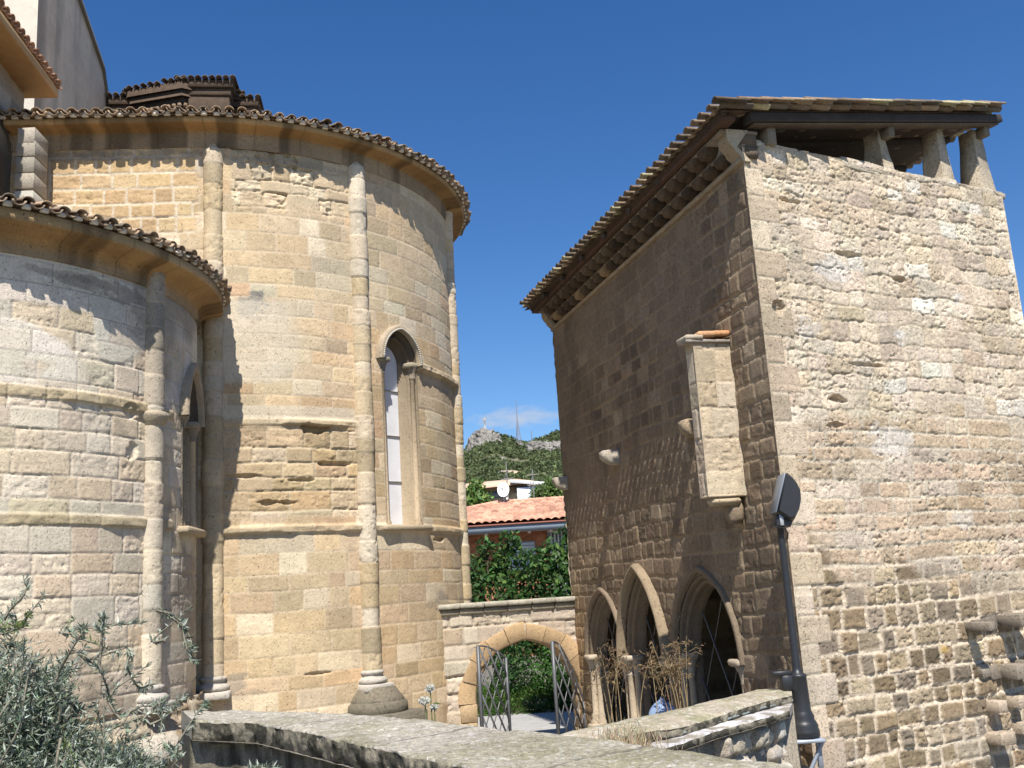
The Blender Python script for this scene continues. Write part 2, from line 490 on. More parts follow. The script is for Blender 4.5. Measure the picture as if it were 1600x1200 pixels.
def apse_cornice(name, parent, S, s0, s1, prof, colf, n=460):
    mb = MB(); q = np.linspace(s0, s1, n); P = []; cc = []
    for d, z, c in prof:
        p = S.P(q, np.full(n, d)); P.append(np.c_[p, np.full(n, z) + .012 * (fbm(q * 2, q * 0 + z, 3, 2) - .5)])
        cc.append(np.array(c) * (1 + 1.1 * (fbm(q * 1.6, q * 0 + z * 3, 9, 4) - .5))[:, None])
    P = np.stack(P, 1)
    mb.grid(P, np.clip(np.stack(cc, 1) * (1 - .25 * (np.abs((q * 1.0) % .78 - .39) < .012))[:, None, None] * (1 - .5 * smooth(.55, .7, fbm(q * 3, q * 0, 77, 3)))[:, None, None], .01, 1))
    for k in (0, -1):   # closed ends
        pts = P[k]; ctr = pts.mean(0)
        mb.add(np.vstack([ctr, pts]), [[0, i, i + 1, i + 1] for i in range(1, len(pts))], prof[0][2])
    return mb.build(name, M_STONE, parent)

PAL_MAIN = [(.53, .405, .25), (.55, .435, .285), (.51, .40, .26), (.60, .50, .355), (.52, .375, .225), (.46, .36, .23)]
PW_MAIN = [3, 3.5, 2.5, 2, 1.5, .8]
MORT = (.58, .48, .35)
GREY = C(.2, .19, .17)

# ================================================================== CHURCH
church = thing('church', 'golden sandstone church with two round apses under clay tile eaves', 'church', (-5.65, 19.9, 0.25))
SM = Apse(-5.65, 19.9, 4.5, 5)
SS = Apse(-8.2, 13.95, 3.5, 5)
W1 = dict(u=3.90, a=.46, h=.56, zb=4.22, zs=7.15)
W2 = dict(u=5.56, a=.46, h=.75, zb=4.15, zs=5.75)
def main_style(U, V):
    d, col, ids, e, E = masonry(U, V, 11, (.23, .35), (.33, .78), PAL_MAIN, PW_MAIN, MORT, joint=.009, jd=.0035, warp=.004, er=.2, erd=.02, off=.0014, blend=.6, cvar=.095)
    # the worn belt between the two string courses
    d2, col2, ids2, e2, E2 = masonry(U, V, 23, (.2, .34), (.3, .7), [(.46, .33, .185), (.5, .385, .24), (.42, .31, .185), (.54, .44, .31)], [3, 3, 2, 1], (.5, .41, .28), joint=.012, jd=.011, warp=.012, er=.6, erd=.04, off=.008, rnd=.015, cvar=.08)
    t = smooth(4.3, 4.5, V + .3 * (fbm(U * 2, V, 5, 2) - .5)) * (1 - smooth(5.75, 5.9, V)) * (1 - smooth(2.9, 3.2, U))
    d = d * (1 - t) + d2 * t; col = mixc(col, col2, t)
    d3, col3, *_ = masonry(U, V, 29, (.24, .30), (.26, .5), [(.52, .37, .205), (.49, .35, .195), (.55, .41, .24), (.64, .56, .43)], [3, 2, 2, .35], (.62, .53, .4), joint=.02, jd=.004, warp=.008, er=.5, erd=.03, off=.002, blend=.95, cvar=.07)
    t3 = smooth(9.0, 9.15, V) * (1 - smooth(.15, .35, U)); d = d * (1 - t3) + d3 * t3; col = mixc(col, col3, t3)
    d4, col4, *_ = masonry(U, V, 37, (.2, .32), (.25, .6), [(.52, .41, .27), (.56, .46, .32), (.49, .37, .235)], [2, 1, 1], (.5, .4, .27), joint=.014, jd=.012, warp=.03, er=1.1, erd=.05, off=.006, rnd=.03)
    t4 = smooth(9.5, 9.75, V + .5 * (fbm(U * 2, V * 2, 39, 2) - .5)) * smooth(.75, .85, U) * (1 - smooth(2.8, 2.9, U)); d = d * (1 - t4) + d4 * t4; col = mixc(col, col4, t4)
    b1, a1 = band(V, U, 4.2, .11, .07, 41, .55)
    d = d + b1 * (1 - smooth(6.3, 6.6, U)); col = mixc(col, C(.46, .37, .24) * np.ones_like(col), a1 * .6)
    b2, a2 = band(V, U, 5.93, .1, .06, 51, .75)
    g = 1 - smooth(2.9, 3.0, U); d = d + b2 * g; col = mixc(col, C(.5, .42, .28) * np.ones_like(col), a2 * .6 * g)
    b3, a3 = band(V, U, 7.14, .12, .10, 61, .25)
    g = smooth(4.36, 4.44, U) * (1 - smooth(6.3, 6.5, U)); d = d + b3 * g
    for (u, v, ru, rv, dp) in ((2.15, 5.82, .34, .06, .16), (1.45, 4.62, .3, .04, .07), (2.5, 5.25, .3, .035, .07), (.9, 5.05, .3, .03, .06), (5.0, 4.02, .25, .05, .05), (1.9, 4.98, .2, .03, .06), (2.1, 1.95, .2, .02, .04)):
        d = d - dp * ell(U, V, u, v, ru, rv, 71)
    # soot, patches and algae
    for (u, v, ru, rv, k) in ((1.12, 7.85, .2, .24, .9), (-2.0, 10.5, .8, .1, .5), (-.5, 10.5, 1.0, .09, .5), (1.9, 10.45, 1.6, .06, .3), (.85, 1.9, .22, .14, .6), (.9, 1.75, .4, .06, .35), (4.95, 2.9, .25, .2, .5), (4.6, 2.9, .3, .1, .3)):
        col = mixc(col, GREY * np.ones_like(col), k * ell(U, V, u, v, ru, rv, 73))
    pal = smooth(6.5, 6.6, V) * (1 - smooth(7.9, 8.0, V)) * (1 - smooth(1.5, 2.2, U + .6 * (fbm(U * 2, V * 3, 77, 2) - .5))) + smooth(5.95, 5.99, V) * (1 - smooth(6.18, 6.2, V)) * (1 - smooth(2.9, 3., U))
    col = mixc(col, C(.6, .53, .41) * (.94 + .12 * fbm(U * 3, V * 3, 78, 2))[..., None], np.clip(pal, 0, 1) * .7)
    d = d * (1 - np.clip(pal, 0, 1) * .4)
    pk = fbm(U * .9, V * .7, 81, 3); col = col * (1 + .18 * (pk - .5))[..., None]
    low = 1 - smooth(2.2, 3.6, V); col = mixc(col, col * C(1.03, .98, .9), low * .5)
    return d, col
def main_hole(U, V): return arch_in(U, V, W1['u'], W1['a'] + .02, W1['h'] + .02, W1['zb'], W1['zs'])
sheet('apse_wall', church, M_STONE, SM, -2.75, 8.4, .2, 10.92, .0165, main_style, main_hole)
def small_style(U, V):
    d, col, ids, e, E = masonry(U, V, 111, (.24, .36), (.35, .75), [(.60, .51, .385), (.58, .475, .34), (.62, .545, .43), (.59, .475, .335), (.53, .43, .31)], [3, 2.5, 2, 1.5, 1], (.53, .46, .36), joint=.010, jd=.006, warp=.005, er=.36, erd=.034, off=.002, blend=.6, cvar=.08)
    d2, col2, *_ = masonry(U, V, 131, (.27, .31), (.5, .78), [(.64, .575, .465), (.61, .53, .41), (.65, .59, .49)], [3, 2, 2], (.36, .32, .27), joint=.004, jd=.006, warp=0, cw=0, er=.03, off=.0015, cvar=.05, blend=.8)
    k = fbm(U * 1.4, V * 1.2, 133, 2)
    t = smooth(5.75, 5.78, V) * (1 - smooth(.55, .6, k) * (1 - smooth(6.75, 6.8, V)))
    d = d * (1 - t) + d2 * t; col = mixc(col, col2, t)
    for z, s in ((5.68, 3), (4.17, 9)):
        b, a = band(V, U, z, .13, .045, 140 + s, .6); g = 1 - smooth(4.75, 4.8, U)
        d = d + b * g; col = mixc(col, C(.40, .32, .19) * (.8 + .4 * fbm(U * 6, V * 6, 9, 3))[..., None], a * .8 * g)
    gr = fbm(U * 1.1 + 4, V * 1.4, 151, 3)
    rt = smooth(4.3, 4.5, U)
    col = mixc(col, C(.27, .235, .19) * np.ones_like(col), np.clip(rt * smooth(.4, .6, gr) * .7, 0, 1))
    for (u, v, ru, rv, q) in ((3.5, 7.15, .6, .12, .6), (2.8, 7.2, .5, .06, .45), (3.6, 5.35, .16, .15, .3), (3.3, 2.35, .45, .22, .5), (3.6, 2.0, .4, .18, .45), (4.1, 6.9, .25, .5, .4)):
        col = mixc(col, C(.2, .165, .13) * np.ones_like(col), q * ell(U, V, u, v, ru, rv, 153))
    for (u, v, ru, rv, dp) in ((3.9, 5.1, .1, .12, .04), (3.85, 5.6, .12, .1, .04)):
        d = d - dp * ell(U, V, u, v, ru, rv, 157)
    return d, col
def small_hole(U, V): return arch_in(U, V, W2['u'], W2['a'] + .02, W2['h'] + .02, W2['zb'], W2['zs'])
sheet('chapel_wall', church, M_STONE, SS, .8, 7.4, .2, 7.78, .0145, small_style, small_hole)
OCH = (.38, .235, .105); FRZ = (.31, .245, .17); OCH2 = (.42, .285, .145)
apse_cornice('apse_cornice', church, SM, -2.75, 8.3, [(.005, 10.60, FRZ), (.03, 10.62, FRZ), (.03, 10.86, FRZ), (.05, 10.87, OCH), (.09, 10.9, OCH), (.31, 10.905, OCH), (.345, 10.91, OCH2), (.36, 10.99, OCH2), (.0, 11.0, OCH)], None)
apse_roof('apse_roof', church, SM, -2.75, 8.2, .48, 10.985, seed=5)
apse_cornice('chapel_cornice', church, SS, .6, 7.0, [(.005, 7.34, FRZ), (.05, 7.36, FRZ), (.05, 7.5, OCH), (.10, 7.56, OCH), (.16, 7.58, OCH), (.37, 7.63, OCH), (.39, 7.64, OCH2), (.395, 7.76, OCH2), (.0, 7.8, OCH)], None)
apse_roof('chapel_roof', church, SS, .6, 7.15, .49, 7.77, seed=8)

DRUM = [(.56, .46, .33), (.5, .4, .26), (.46, .36, .22), (.58, .5, .38), (.42, .34, .22)]
def column(S, u, r, z0, z1, seed, base=True, topcap=True, pal=DRUM, breaks=(), res=.02):
    p, n, t = S.frame(u)
    cp = Col(p + n * (-.03), n, t, r)
    def st(U, V):
        ids, e, du, dv, nn_, ci = layout(U * 0 + .0, V, seed, (.22, .46), (50, 60))
        rng = np.random.RandomState(seed + 5)
        k = ci.max() + 2
        pc = np.array(pal)[rng.randint(0, len(pal), k)] * (1 + .08 * rng.randn(k, 1)); po = .008 * rng.randn(k); se = rng.rand(k) ** 2
        j = smooth(.002, .014, dv)
        d = po[ci] - .01 * (1 - j) - se[ci] * .035 * np.clip(fbm(U * 14, V * 14, seed + 3, 3) - .5, 0, 1) * 2
        if topcap:
            d = d - (smooth(z1 - .16, z1, V) ** 2) * r * .55 - .03 * smooth(z1 - .2, z1 - .05, V) * fbm(U * 12, V * 12, seed + 8, 2)
        col = pc[ci] * (1 + .3 * (fbm(U * 9, V * 9, seed + 9, 3) - .5))[..., None]
        col = mixc(C(.5, .42, .3) * np.ones_like(col), col, .3 + .7 * j)
        return d, col
    o = sheet('engaged_column', church, M_STONE, cp, -r * 2.0, r * 2.0, z0, z1, res, st, smooth_=False)
    if base:
        mb = MB(); ax = [[*n, 0], [*t, 0], [0, 0, 1]]
        q = r
        prof = [(q, z0 + .02), (q + .035, z0), (q + .04, z0 - .03), (q + .015, z0 - .05), (q + .01, z0 - .08), (q + .05, z0 - .1), (q + .085, z0 - .13), (q + .085, z0 - .17), (q + .06, z0 - .19)]
        mb.lathe((*cp.p, 0), prof, (.46, .42, .36), n=22, jit=.06, a0=-2.2, a1=2.2, ax=ax)
        mb.box((*(cp.p + n * .0), z0 - .25), (2 * q + .18, 2 * q + .19, .12), (.47, .43, .37), ax=ax, bev=.02, jit=.012)
        mb.build('column_base', M_STONE, o)
    return o, cp
column(SM, .50, .165, 2.02, 10.66, 301)
c2, cp2 = column(SM, 3.03, .175, 1.9, 10.72, 302)
column(SM, 6.35, .165, .3, 10.8, 303, base=False, topcap=False)
mb = MB()     # stepped mossy plinth under the middle column
p, n, t = SM.frame(3.08); ax = [[*n, 0], [*t, 0], [0, 0, 1]]
mc = (.19, .165, .12)
mb.lathe((*(p), 0), [(.30, 1.66), (.34, 1.62), (.42, 1.52), (.46, 1.46), (.46, 1.42)], mc, n=24, jit=.07, a0=-2, a1=2, ax=ax)
mb.lathe((*(p), 0), [(.47, 1.44), (.52, 1.40), (.53, 1.28), (.50, 1.25)], (.17, .15, .11), n=24, jit=.05, a0=-2, a1=2, ax=ax)
mb.box((*(p - n * .2), .78), (1.7, 1.15, .96), (.17, .15, .115), ax=ax, bev=.02, jit=.03)
mb.box((*(p - n * .1 + t * .1), 1.0), (1.55, .8, .42), (.16, .14, .105), ax=ax, bev=.02, jit=.03, seed=4)
mb.build('column_plinth', M_ROUGH, church)
c4, cp4 = column(SS, 4.27, .17, 5.56, 7.62, 305, base=False, topcap=False, pal=[(.4, .34, .26), (.3, .26, .2), (.55, .49, .39), (.36, .3, .22)])
column(SS, 4.29, .165, 2.12, 5.52, 306, topcap=False, pal=[(.56, .48, .36), (.5, .43, .33), (.55, .5, .4), (.48, .4, .3)])
mb = MB(); ax4 = None
p, n, t = SS.frame(4.28)
mb.lathe((*(p - n * .03), 0), [(.15, 5.44), (.19, 5.5), (.235, 5.57), (.24, 5.62), (.2, 5.64), (.17, 5.65)], (.42, .35, .25), n=24, jit=.09, a0=-2, a1=2, ax=[[*n, 0], [*t, 0], [0, 0, 1]])
mb.build('column_ring', M_STONE, church)
def foot(U, V):
    d, col, *_ = masonry(U, V, 171, (.25, .4), (.4, .8), [(.42, .34, .24), (.37, .28, .18), (.48, .42, .33)], [2, 2, 1], (.4, .34, .25), joint=.02, jd=.03, warp=.02, er=1, erd=.07, off=.02, rnd=.04)
    return d + .1 + .22 * (1 - smooth(1.3, 1.75, V)), col
sheet('chapel_footing', church, M_ROUGH, SS, .8, 6.6, .2, 1.88, .025, foot)
# lancet windows
def lancet(S, W, dog, pane_col):
    fr = S.frame(W['u']); p, n, t = fr
    a, h, zb, zs = W['a'], W['h'], W['zb'], W['zs']
    win = MB()
    stc = (.50, .4, .27)
    arch_sweep(win, fr, a, h, zb, zs, [(-.02, -.08), (0, .0), (0, -.12), (.07, -.12)] + roll(.095, -.125, .028, 6) + [(.125, -.14), (.125, -.2), (.165, -.21), (.23, -.3), (.23, -.45)], stc, jit=.012, dirt_shade=(.15, .115, .08))  # window head coloured dark for dirt and for the shade inside the recess
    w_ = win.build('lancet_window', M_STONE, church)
    b = MB()
    arch_sweep(b, fr, a, h, zs - .02, zs, [(-.11, -.08), (-.11, .055), (-.085, .085), (-.03, .09), (-.005, .06), (0, -.02)], (.37, .30, .21), jit=.012)
    if dog:
        x, z = arch_curve(a, h, zs, zs, -.03, 22)
        for i in range(1, len(x)):
            if i % 1 == 0:
                q = p + x[i] * t + .085 * n
                b.box((*q, z[i]), (.03, .05, .03), (.6, .56, .48), ax=[[*t, 0], [*n, 0], [0, 0, 1]], bev=.01)
    b.build('hood_mould', M_STONE, w_)
    b = MB(); x, z = arch_curve(a, h, zb, zs, .22, 14)
    xs = np.linspace(-(a - .27), a - .27, 9)
    q = p + n * (-.29)
    pts = np.c_[q + x[:, None] * t, z]; pts = np.vstack([pts, pts[:1]])
    ctr = np.array([*q, zs])
    b.add(np.vstack([ctr, pts]), [[0, i, i + 1, i + 1] for i in range(1, len(pts))], pane_col)
    b.build('alabaster_pane', M_PANE, w_)
    for k in range(1, 4):
        b = MB(); zz = zb + (zs - zb) * k / 3.6
        b.box((*(q + n * .012), zz), (2 * (a - .23), .02, .018), (.45, .43, .4), ax=[[*t, 0], [*n, 0], [0, 0, 1]])
        b.build('glazing_bar', M_STONE, w_)
    for sx_ in (-1, 1):
        cpt = p + t * sx_ * (a - .06) + n * (-.075)
        b = MB(); zt = zs - .26
        b.lathe((*cpt, 0), [(.07, zb + .02), (.085, zb + .06), (.06, zb + .12), (.07, zb + .15), (.05, zb + .18), (.049, zt), (.06, zt + .01)], (.5, .39, .26), n=14, jit=.04)
        b.build('colonnette', M_STONE, w_)
        b = MB()
        b.lathe((*cpt, 0), [(.058, zt), (.066, zt + .02), (.056, zt + .03), (.075, zt + .12), (.11, zt + .2), (.12, zt + .22)], (.28, .23, .17), n=14, jit=.25)
        b.box((*(cpt - n * .02), zs - .01), (.26, .26, .1), (.34, .29, .21), ax=[[*t, 0], [*n, 0], [0, 0, 1]], bev=.02, jit=.01)
        b.build('capital', M_STONE, w_)
    b = MB()
    b.box((*(p - n * .2), zb - .02), (2 * a + .3, .62, .1), (.42, .34, .23), ax=[[*t, 0], [*n, 0], [0, 0, 1]], bev=.03, jit=.025)
    b.build('window_sill', M_STONE, w_)
lancet(SM, W1, True, (.78, .78, .8))
lancet(SS, W2, False, (.55, .55, .55))

# nave walls above the apses
mb = MB()
hd = R_(-9); dv_ = C(math.sin(hd), math.cos(hd)); nl = C(-math.cos(hd), math.sin(hd))
A = C(-9.0, 17.85)
prof = [(0, 10.2), (0, 18.2), (1.1, 17.6), (2.55, 17.05), (4.95, 16.5), (5.6, 15.7), (7.2, 13.2), (7.7, 12.0), (7.7, 10.2)]
pc = (.44, .39, .32)
Vf = [np.array([*(A + dv_ * a), z]) for a, z in prof]; Vb = [np.array([*(A + dv_ * a + nl * 5), z]) for a, z in prof]
n_ = len(prof)
F = [[i, (i + 1) % n_, n_ + (i + 1) % n_, n_ + i] for i in range(n_)]
mb.add(Vf + Vb, F, pc)
# front skin as a grid so that the stains of the plaster can vary
aa = np.linspace(0, 7.7, 70); tt_ = np.linspace(0, 1, 60)
ztop = np.interp(aa, [0, 1.1, 2.55, 4.95, 5.6, 7.2, 7.7], [18.2, 17.6, 17.05, 16.5, 15.7, 13.2, 12.0])
AA, TT = np.meshgrid(aa, tt_, indexing='ij'); ZZ = 10.2 + TT * (ztop[:, None] - 10.2)
P = np.concatenate([A + AA[..., None] * dv_ - .003 * nl, ZZ[..., None]], -1)
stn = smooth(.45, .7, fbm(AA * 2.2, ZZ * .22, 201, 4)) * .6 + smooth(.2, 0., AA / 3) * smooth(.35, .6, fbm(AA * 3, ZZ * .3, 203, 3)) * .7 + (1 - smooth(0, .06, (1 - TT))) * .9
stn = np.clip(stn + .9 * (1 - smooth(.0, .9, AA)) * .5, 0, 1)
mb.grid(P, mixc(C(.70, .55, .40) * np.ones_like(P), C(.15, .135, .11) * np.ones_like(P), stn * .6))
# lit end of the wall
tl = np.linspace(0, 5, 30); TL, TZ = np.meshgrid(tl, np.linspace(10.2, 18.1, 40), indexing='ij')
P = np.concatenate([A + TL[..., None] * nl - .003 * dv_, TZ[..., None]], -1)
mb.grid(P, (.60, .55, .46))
for (a0, z0), (a1, z1) in zip(prof[1:-2], prof[2:-1]):  # dark coping along the slope
    p0 = A + dv_ * a0 - nl * .06; p1 = A + dv_ * a1 - nl * .06
    mb.add([[*p0, z0 - .1], [*p1, z1 - .1], [*p1, z1 + .05], [*p0, z0 + .05], [*(p0 + nl * 5.1), z0 - .1], [*(p1 + nl * 5.1), z1 - .1], [*(p1 + nl * 5.1), z1 + .05], [*(p0 + nl * 5.1), z0 + .05]],
           [[0, 1, 2, 3], [3, 2, 6, 7], [0, 4, 5, 1]], (.17, .15, .12))
mb.build('nave_wall', M_PLASTER, church)
# side wall at the far left with its own eave
FB, FA = C(-8.12, 15.75), C(-7.78, 12.2)
SF = Face(FA, FB)
if SF.n[0] < 0: SF.n = -SF.n
def sw_style(U, V):
    d, col, *_ = masonry(U, V, 211, (.3, .42), (.5, .9), [(.33, .29, .23), (.3, .26, .2), (.38, .33, .26)], [2, 1, 1], (.33, .29, .23), er=.5, erd=.03)
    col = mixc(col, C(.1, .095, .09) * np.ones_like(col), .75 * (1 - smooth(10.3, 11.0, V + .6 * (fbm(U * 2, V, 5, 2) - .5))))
    return d, col
mb = MB()
sheet('x', None, None, SF, 0, SF.L, 7.2, 12.0, .05, sw_style, mb=mb)
mb.box((*( (FA + FB) / 2 - SF.n * 2.52), 9.6), (SF.L, 5, 4.8), (.36, .31, .25), ax=[[*SF.t, 0], [*SF.n, 0], [0, 0, 1]])
mb.build('transept_wall', M_STONE, church)
mb = MB()
mid = (FA + FB) / 2
mb.box((*(mid + SF.n * .12 + SF.t * .1), 12.02), (SF.L + .2, .75, .1), OCH, ax=[[*SF.t, 0], [*SF.n, 0], [0, 0, 1]], bev=.02)
mb.box((*(mid + SF.n * .47 + SF.t * .1), 12.06), (SF.L + .2, .06, .14), OCH2, ax=[[*SF.t, 0], [*SF.n, 0], [0, 0, 1]], bev=.01)
mb.build('transept_cornice', M_PLASTER, church)
mb = MB(); rng = np.random.RandomState(9)
for r in range(3):
    for kind in (0, 1):
        q = np.arange(0.05 + .1 * kind, SF.L + .2, .2)
        O = np.c_[SF.P(q, np.full(len(q), .55 - .33 * r)), np.full(len(q), 12.2 + .1 * r + .012 * r)]
        place(mb, tile_proto(invert=bool(kind)), O, np.tile([*SF.t, 0], (len(q), 1)), np.tile([*(-SF.n), .3], (len(q), 1)), C(.42, .24, .15) * rng.uniform(.7, 1.2, (len(q), 1)), .012, rng)
q = np.array([0, SF.L + .2])
mb.grid(np.stack([np.c_[SF.P(q, np.full(2, .5)), np.full(2, 12.14)], np.c_[SF.P(q, np.full(2, -2.5)), np.full(2, 13.0)]], 1), (.35, .22, .15))
mb.build('transept_roof', M_TILE, church)
mb = MB()
for i, (zz, w_, cc) in enumerate(((9.75, .29, (.4, .35, .28)), (10.02, .28, (.3, .27, .22)), (10.3, .29, (.36, .32, .26)), (9.45, .3, (.5, .47, .4)), (10.52, .27, (.42, .37, .3)))):
    mb.box((-7.42, 14.72, zz), (w_, .5, .26), cc, rz=.06, bev=.006, jit=.006, seed=i)
mb.build('masonry_stub', M_STONE, church)
# dark brick lantern behind the roof
mb = MB(); lc = C(-8.15, 24.6)
bc = (.075, .052, .036)
def octo(r, z0, z1, col, rot=.2):
    an = np.arange(8) * np.pi / 4 + rot
    mb.prism(np.c_[lc[0] + r * np.cos(an), lc[1] + r * np.sin(an)], z0, z1, col)
octo(1.62, 12, 15.35, bc); octo(1.7, 15.35, 15.5, (.085, .06, .042)); octo(1.78, 15.504, 15.64, bc); octo(1.88, 15.644, 15.8, (.085, .06, .042)); octo(1.95, 15.804, 16.0, bc)
rng = np.random.RandomState(4)
for k in range(8):   # toothed courses and corner piers
    a0 = k * np.pi / 4 + .2; a1 = a0 + np.pi / 4
    p0 = lc + 1.78 * C(math.cos(a0), math.sin(a0)); p1 = lc + 1.78 * C(math.cos(a1), math.sin(a1)); tdir = (p1 - p0) / np.linalg.norm(p1 - p0); nd = C(tdir[1], -tdir[0])
    for j in range(9):
        q = p0 + (p1 - p0) * (j + .5) / 9
        mb.box((*(q + nd * -.02), 15.43), (.08, .12, .1), (.2, .14, .09), ax=[[*tdir, 0], [*nd, 0], [0, 0, 1]])
        mb.box((*(q + nd * .03), 15.72), (.08, .12, .1), (.17, .12, .08), ax=[[*tdir, 0], [*nd, 0], [0, 0, 1]])
lan = mb.build('brick_lantern', M_BRICK, church)
PIERS = (((.95, -1.4), 1.0, 16.14), ((-1.2, -1.15), .7, 15.95), ((1.6, -.7), .6, 15.95))
for k, (off, w_, zt) in enumerate(PIERS):
    mb = MB(); c0 = lc + C(*off)
    for j, (dz, e_, h_) in enumerate(((-.85, 0, .8), (-.36, .08, .18), (-.17, .22, .2))):
        mb.box((*c0, zt + dz), (w_ + e_, .5 + e_, h_), C(.085, .06, .042) * (1 + .2 * (j % 2)), rz=.15, bev=.012, jit=.008, seed=j)
    mb.build('lantern_pier', M_BRICK, lan)
mb = MB()
for r in range(3):
    for k in range(8):
        a0 = k * np.pi / 4 + .2; p0 = lc + 2.02 * C(math.cos(a0), math.sin(a0)); p1 = lc + 2.02 * C(math.cos(a0 + np.pi / 4), math.sin(a0 + np.pi / 4))
        tdir = (p1 - p0) / np.linalg.norm(p1 - p0); nd = C(tdir[1], -tdir[0])
        q = p0 + (p1 - p0) * ((np.arange(8) + .5) / 8)[:, None] - nd * .33 * r
        O = np.c_[q, 16.03 + .04 * r + rng.uniform(-.03, .03, 8)]
        place(mb, tile_proto(), O, np.tile([*tdir, 0], (8, 1)), np.tile([*(-nd), .1], (8, 1)), C(.16, .12, .085) * rng.uniform(.7, 1.3, (8, 1)), .03, rng)
for k, (off, w_, zt) in enumerate(PIERS):
    c0 = lc + C(*off); nq = int((w_ + .4) / .15)
    q = np.c_[c0[0] + np.linspace(-.5, .5, nq) * (w_ + .35), np.full(nq, c0[1] - .46) + .15 * np.linspace(-.5, .5, nq), np.full(nq, zt - .06)]
    place(mb, tile_proto(L_=.9), q, np.tile([1, .15, 0], (nq, 1)), np.tile([-.15, 1, .1], (nq, 1)), C(.17, .125, .09) * rng.uniform(.7, 1.3, (nq, 1)), .03, rng)
an = np.arange(9) * np.pi / 4 + .2
mb.grid(np.stack([np.c_[lc[0] + 1.95 * np.cos(an), lc[1] + 1.95 * np.sin(an), np.full(9, 16.0)], np.c_[lc[0] + .05 * np.cos(an), lc[1] + .05 * np.sin(an), np.full(9, 16.1)]], 1), (.14, .1, .08))
mb.build('lantern_roof', M_TILE, lan)

# ================================================================== STONE TOWER HOUSE
tower = thing('stone_tower', 'square rubble stone tower with pointed arches and an open tiled loft', 'tower', (4.2, 14.0, 0.0))
NEAR, FAR, RT = (2.985, 11.35), (.86, 18.93), (7.31, 13.74)
LF, RF = Face(NEAR, FAR), Face(NEAR, RT)
ARCH = [dict(u=6.28, a=.88, h=1.10, zb=.3, zs=1.8), dict(u=4.48, a=.86, h=1.36, zb=.3, zs=1.86), dict(u=2.36, a=.94, h=1.12, zb=.3, zs=1.98)]
def left_style(U, V):
    pal = [(.235, .18, .125), (.20, .155, .11), (.28, .22, .155), (.32, .26, .19)]
    d, col, ids, e, E = masonry(U, V, 401, (.2, .3), (.2, .42), pal, [3, 2, 2, 1], (.36, .29, .2), joint=.02, jd=.010, warp=.016, cw=.05, er=.6, erd=.022, off=.0035, rnd=.03, blend=.85)
    pl = smooth(.38, .62, fbm(U * .5, V * .45, 411, 3) + .16 * smooth(5, 7.5, V) - .22 * (1 - smooth(.6, 1.6, U)) - .14 * (1 - smooth(3.5, 4.8, V)) - .05)
    d = d * (1 - .6 * pl); col = mixc(col, C(.27, .215, .155) * (.85 + .3 * fbm(U * 3, V * 3, 413, 3))[..., None], pl * .75)
    col = mixc(col, C(.46, .39, .29) * np.ones_like(col), .8 * ell(U, V, 2.45, 4.75, .12, .16, 415))
    col = mixc(col, C(.15, .12, .09) * np.ones_like(col), .5 * smooth(.52, .7, fbm(U * 1.6, V * .8, 417, 3)))
    q = smooth(6.9, 7.4, U) * (1 - smooth(2.0, 3.4, V)); col = mixc(col, C(.42, .29, .16) * (.7 + .6 * fbm(U * 5, V * 5, 419, 3))[..., None], q * .6)
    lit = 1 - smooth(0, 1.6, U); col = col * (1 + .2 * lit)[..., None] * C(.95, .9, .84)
    return d, col
def left_hole(U, V):
    r = np.zeros(U.shape, bool)
    for A_ in ARCH: r |= arch_in(U, V, A_['u'], A_['a'] - .02, A_['h'] - .02, A_['zb'], A_['zs'])
    return r
ZT = 8.3
sheet('wall', tower, M_ROUGH, LF, 0, LF.L, -.3, 8.0, .02, left_style, left_hole, clamp=(0,))
